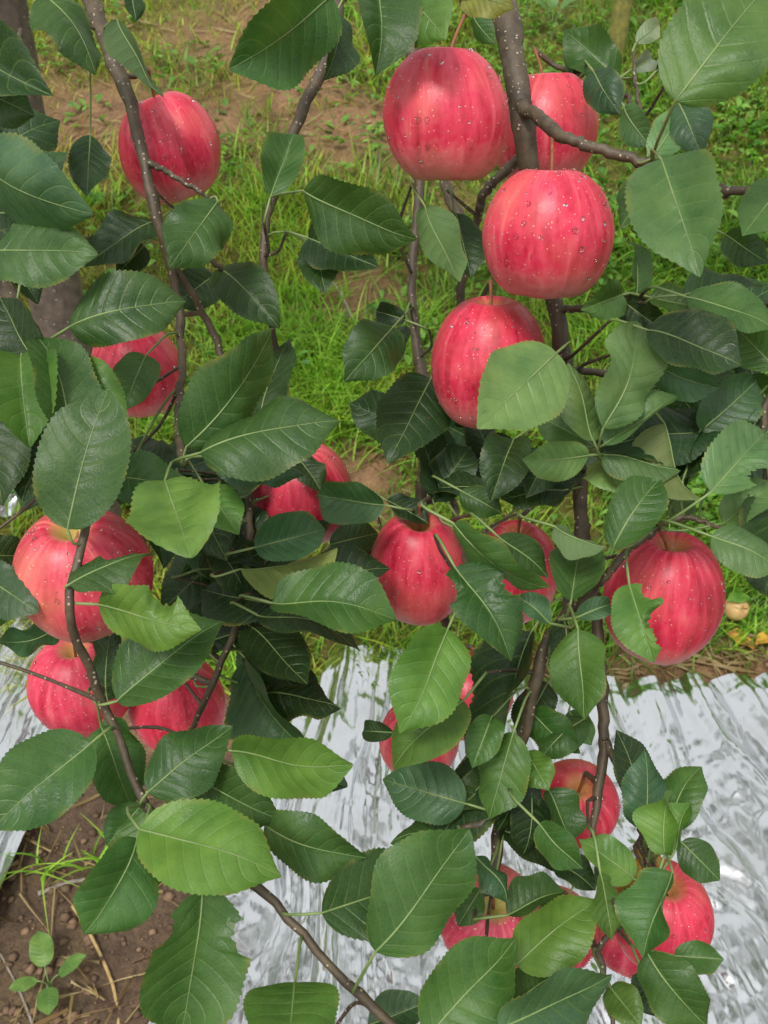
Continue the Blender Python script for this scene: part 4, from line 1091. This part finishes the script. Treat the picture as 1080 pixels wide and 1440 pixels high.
while cnt < 2200:
    p = random.choice(clumps) + Vector((random.gauss(0, .12), random.gauss(0, .12), random.gauss(0, .12)))
    x, y, z = to_px(p)
    if not outside(p): continue
    cnt += 1
    L = random.uniform(0.06, 0.09); W = L * 0.6
    az = random.uniform(0, 6.28); el = random.uniform(-0.9, 0.3)
    dv = np.array([math.cos(az) * math.cos(el), math.sin(az) * math.cos(el), math.sin(el)])
    s = np.cross(dv, [random.uniform(-.5, .5), random.uniform(-.5, .5), 1]); s /= np.linalg.norm(s)
    up = np.cross(s, dv)
    b = np.array(p)
    V = [b]
    for u_, w_ in ((.22, .75), (.5, 1), (.78, .68)):
        for sg in (-1, 0, 1):
            V.append(b + dv * L * u_ + s * W * .5 * w_ * sg + up * (0.12 * W * abs(sg) - 0.12 * L * u_ * u_))
    V.append(b + dv * L - up * 0.14 * L)
    Vs.append(np.array(V))
    T = [(0, 2, 1), (0, 3, 2), (7, 8, 10), (8, 9, 10)]
    for r_ in (1, 4):
        T += [(r_, r_ + 1, r_ + 4), (r_, r_ + 4, r_ + 3), (r_ + 1, r_ + 2, r_ + 5), (r_ + 1, r_ + 5, r_ + 4)]
    Ts.append(np.array(T) + o); o += 11
cv = np.vstack(Vs)
uvc = np.tile(np.array([(0, .5)] + [(u_, .5 + .5 * s_) for u_ in (.22, .5, .78) for s_ in (-1, 0, 1)] + [(1, .5)]), (cnt, 1))
cr = link('unseen_crown', make_mesh('unseen_crown', cv - np.array(tbase), np.vstack(Ts), [M_LEAF], uv=uvc), tree)
cr.color = (0.04, 0.1, 0.028, 1)
cr['kind'] = 'stuff'

# ------------------------------------------------------------------ small things on the ground
def ground_curve(pix, lift):
    out = []
    for (px, py), h in zip(pix, lift):
        v = on_ground(px, py); out.append((v.x, v.y, v.z + h))
    return out
def stick(name, pix, lift, r0, r1, mat, label, cat):
    c = catmull(ground_curve(pix, lift), 24)
    b = c[0].copy()
    o = link(name, tube_mesh(name, c - b, np.linspace(r0, r1, 24), [mat], 7, 0.08), loc=Vector(b))
    return tag(o, label, cat)
stick('dry_stalk', [(168, 1452), (160, 1390), (128, 1318), (105, 1285)], [.004, .006, .012, .02], .0028, .0022, M_STRAW, 'long orange-brown dry stalk on the bare soil beside the foil edge', 'stalk')
stick('dead_twig', [(48, 1445), (28, 1395), (2, 1345)], [.004, .006, .006], .002, .0015, M_TWIG, 'pale grey dead twig on the soil by the seedling', 'twig')
stick('dead_twig', [(496, 455), (480, 425), (464, 408)], [.01, .02, .03], .004, .003, M_TWIG, 'pale stick lying on the bare soil patch in the grass', 'twig')
stick('dead_twig', [(55, 1260), (110, 1243), (175, 1240)], [.006, .008, .006], .004, .003, M_TWIG, 'short brown stick lying across the soil strip between the foils', 'twig')

def weed(px, py, leaves, label, c0=(0.09, 0.2, 0.04), c1=(0.16, 0.28, 0.06), height=.03):
    v = on_ground(px, py)
    root = bpy.data.objects.new('weed_seedling', None); col.objects.link(root); root.location = v
    tag(root, label, 'weed', 'weeds growing from the soil')
    for (az, L, W, el) in leaves:
        a = R(az)
        rnd = random.Random(int(az * 7 + L * 1e4))
        top = np.array([math.cos(a) * L * .35, math.sin(a) * L * .35, height])
        st = link('stem', tube_mesh('stem', catmull([(0, 0, -.004), (top[0] * .3, top[1] * .3, height * .7), tuple(top)], 6), np.linspace(.0016, .0009, 6), [M_STALK], 6), root)
        S = leaf_shape(L, W, rnd, .5, .15, .04, -.05, .1, ())
        o = link('leaf', make_mesh('weed_leaf', S.reshape(-1, 3), LEAF_Q, [M_LEAF], uv=leaf_uv), root)
        ax = Vector((math.cos(a) * math.cos(el), math.sin(a) * math.cos(el), math.sin(el)))
        nn = Vector((0, 0, 1)); nn = (nn - ax * nn.dot(ax)).normalized(); X = ax.cross(nn)
        o.matrix_local = Matrix.Translation(Vector(top)) @ Matrix((X, ax, nn)).transposed().to_4x4()
        t = rnd.random()
        o.color = (*(np.array(c0) * (1 - t) + np.array(c1) * t), 1)
weed(72, 1392, [(115, .05, .032, .2), (20, .045, .024, .5), (200, .035, .02, .1), (-70, .04, .028, .1)], 'small green seedling on the bare soil strip beside the silver foil')
weed(1052, 795, [(100, .08, .045, .4), (20, .07, .035, .3), (170, .07, .035, .3), (-60, .08, .05, .1), (60, .06, .03, .6)], 'bright green weed with broad leaves beside the fallen fruit', (.12, .28, .04), (.2, .38, .06), .05)
weed(1062, 860, [(200, .06, .03, .2), (-40, .06, .03, .1), (80, .06, .03, .4)], 'bright green weed at the foot of the bank near the yellow dead leaf', (.12, .28, .04), (.2, .38, .06), .04)
weed(775, 60, [(90, .09, .04, .7), (150, .08, .04, .5), (30, .08, .04, .5), (-30, .08, .04, .2)], 'leafy green weed standing in the herbs behind the thick branch', (.07, .17, .04), (.12, .24, .06), .09)

# fallen yellow fruit
v = on_ground(1028, 858)
pr = catmull(np.c_[PROF, np.zeros(len(PROF))], 26)[:, :2]; pr[0, 0] = pr[-1, 0] = 0
a = np.linspace(0, 2 * np.pi, 28, endpoint=False)
rr = 0.024
V = np.stack([pr[:, 0][:, None] * np.cos(a)[None], pr[:, 0][:, None] * np.sin(a)[None], np.repeat(pr[:, 1][:, None], 28, 1)], -1).reshape(-1, 3) * rr
i, j = np.meshgrid(np.arange(25), np.arange(28), indexing='ij')
Q = np.stack([i * 28 + j, (i + 1) * 28 + j, (i + 1) * 28 + (j + 1) % 28, i * 28 + (j + 1) % 28], -1).reshape(-1, 4)
M_FALL = plain_material('fallen_fruit_skin', (0.45, 0.26, 0.1), (0.6, 0.42, 0.17), 60, 0.5)
root = bpy.data.objects.new('fallen_fruit', None); col.objects.link(root)
root.location = v + Vector((0, -0.02, 0.022)); root.rotation_euler = (0.9, 0.3, 0.2)
tag(root, 'small round yellow-brown fallen fruit lying at the foot of the bank', 'fruit')
link('fruit', make_mesh('fallen_fruit', V, Q, [M_FALL]), root)
link('stalk', tube_mesh('stalk', catmull([(0, 0, .012), (.001, 0, .02), (.004, .002, .027)], 6), np.full(6, .0011), [M_FSTALK], 6), root)

# dead leaves on the ground
M_DEAD = plain_material('dead_leaf', (0.34, 0.13, 0.02), (0.6, 0.36, 0.05), 40, 0.6)
def dead_leaf(px, py, L, az, label, mat=M_DEAD):
    v = on_ground(px, py)
    rnd = random.Random(int(px))
    S = leaf_shape(L, L * .55, rnd, .9, .3, .1, .15, .5, ())
    o = link('dead_leaf', make_mesh('dead_leaf', S.reshape(-1, 3), LEAF_Q, [mat], uv=leaf_uv), loc=v + Vector((0, 0, 0.012)))
    o.rotation_euler = (0.15, 0.1, R(az))
    tag(o, label, 'leaf')
dead_leaf(1058, 922, .06, 50, 'yellow and orange dead leaf lying by the foil edge below the fallen fruit')
dead_leaf(1085, 905, .05, 120, 'orange dead leaf on the grass at the foot of the bank')
M_BROWNLEAF = plain_material('brown_leaf', (0.2, 0.08, 0.05), (0.42, 0.2, 0.13), 40, 0.7)
dead_leaf(112, 30, .09, 70, 'pinkish brown dead leaf lying high on the bank behind the upper left branch', M_BROWNLEAF)

# yellow-green stem standing in the herbs
v = on_ground(862, 92)
M_STEM = plain_material('mossy_stem', (0.1, 0.1, 0.025), (0.26, 0.24, 0.05), 60, 0.7)
pt = catmull([tuple(v - Vector((0, 0, .03))), tuple(v + Vector((.004, 0, .2))), tuple(v + Vector((-.01, .01, .5))), tuple(v + Vector((.02, .02, .9)))], 30)
root = bpy.data.objects.new('sapling', None); col.objects.link(root); root.location = v
tag(root, 'mossy yellow-green young tree stem standing in the herbs on the bank', 'sapling')
link('trunk', tube_mesh('sapling_trunk', pt - np.array(v), np.linspace(.03, .02, 30), [M_STEM], 14, .05), root)
for k, (h, az) in enumerate(((.55, 20), (.7, 200), (.82, 110))):
    a = R(az)
    b0 = np.array([0, 0.01, h]); b1 = b0 + np.array([math.cos(a) * .16, math.sin(a) * .16, .14])
    br = link('branch', tube_mesh('sapling_branch', catmull([tuple(b0), tuple((b0 + b1) / 2 + [0, 0, -.02]), tuple(b1)], 8), np.linspace(.008, .003, 8), [M_STEM], 8), root)
print('leaves', leaf_count)
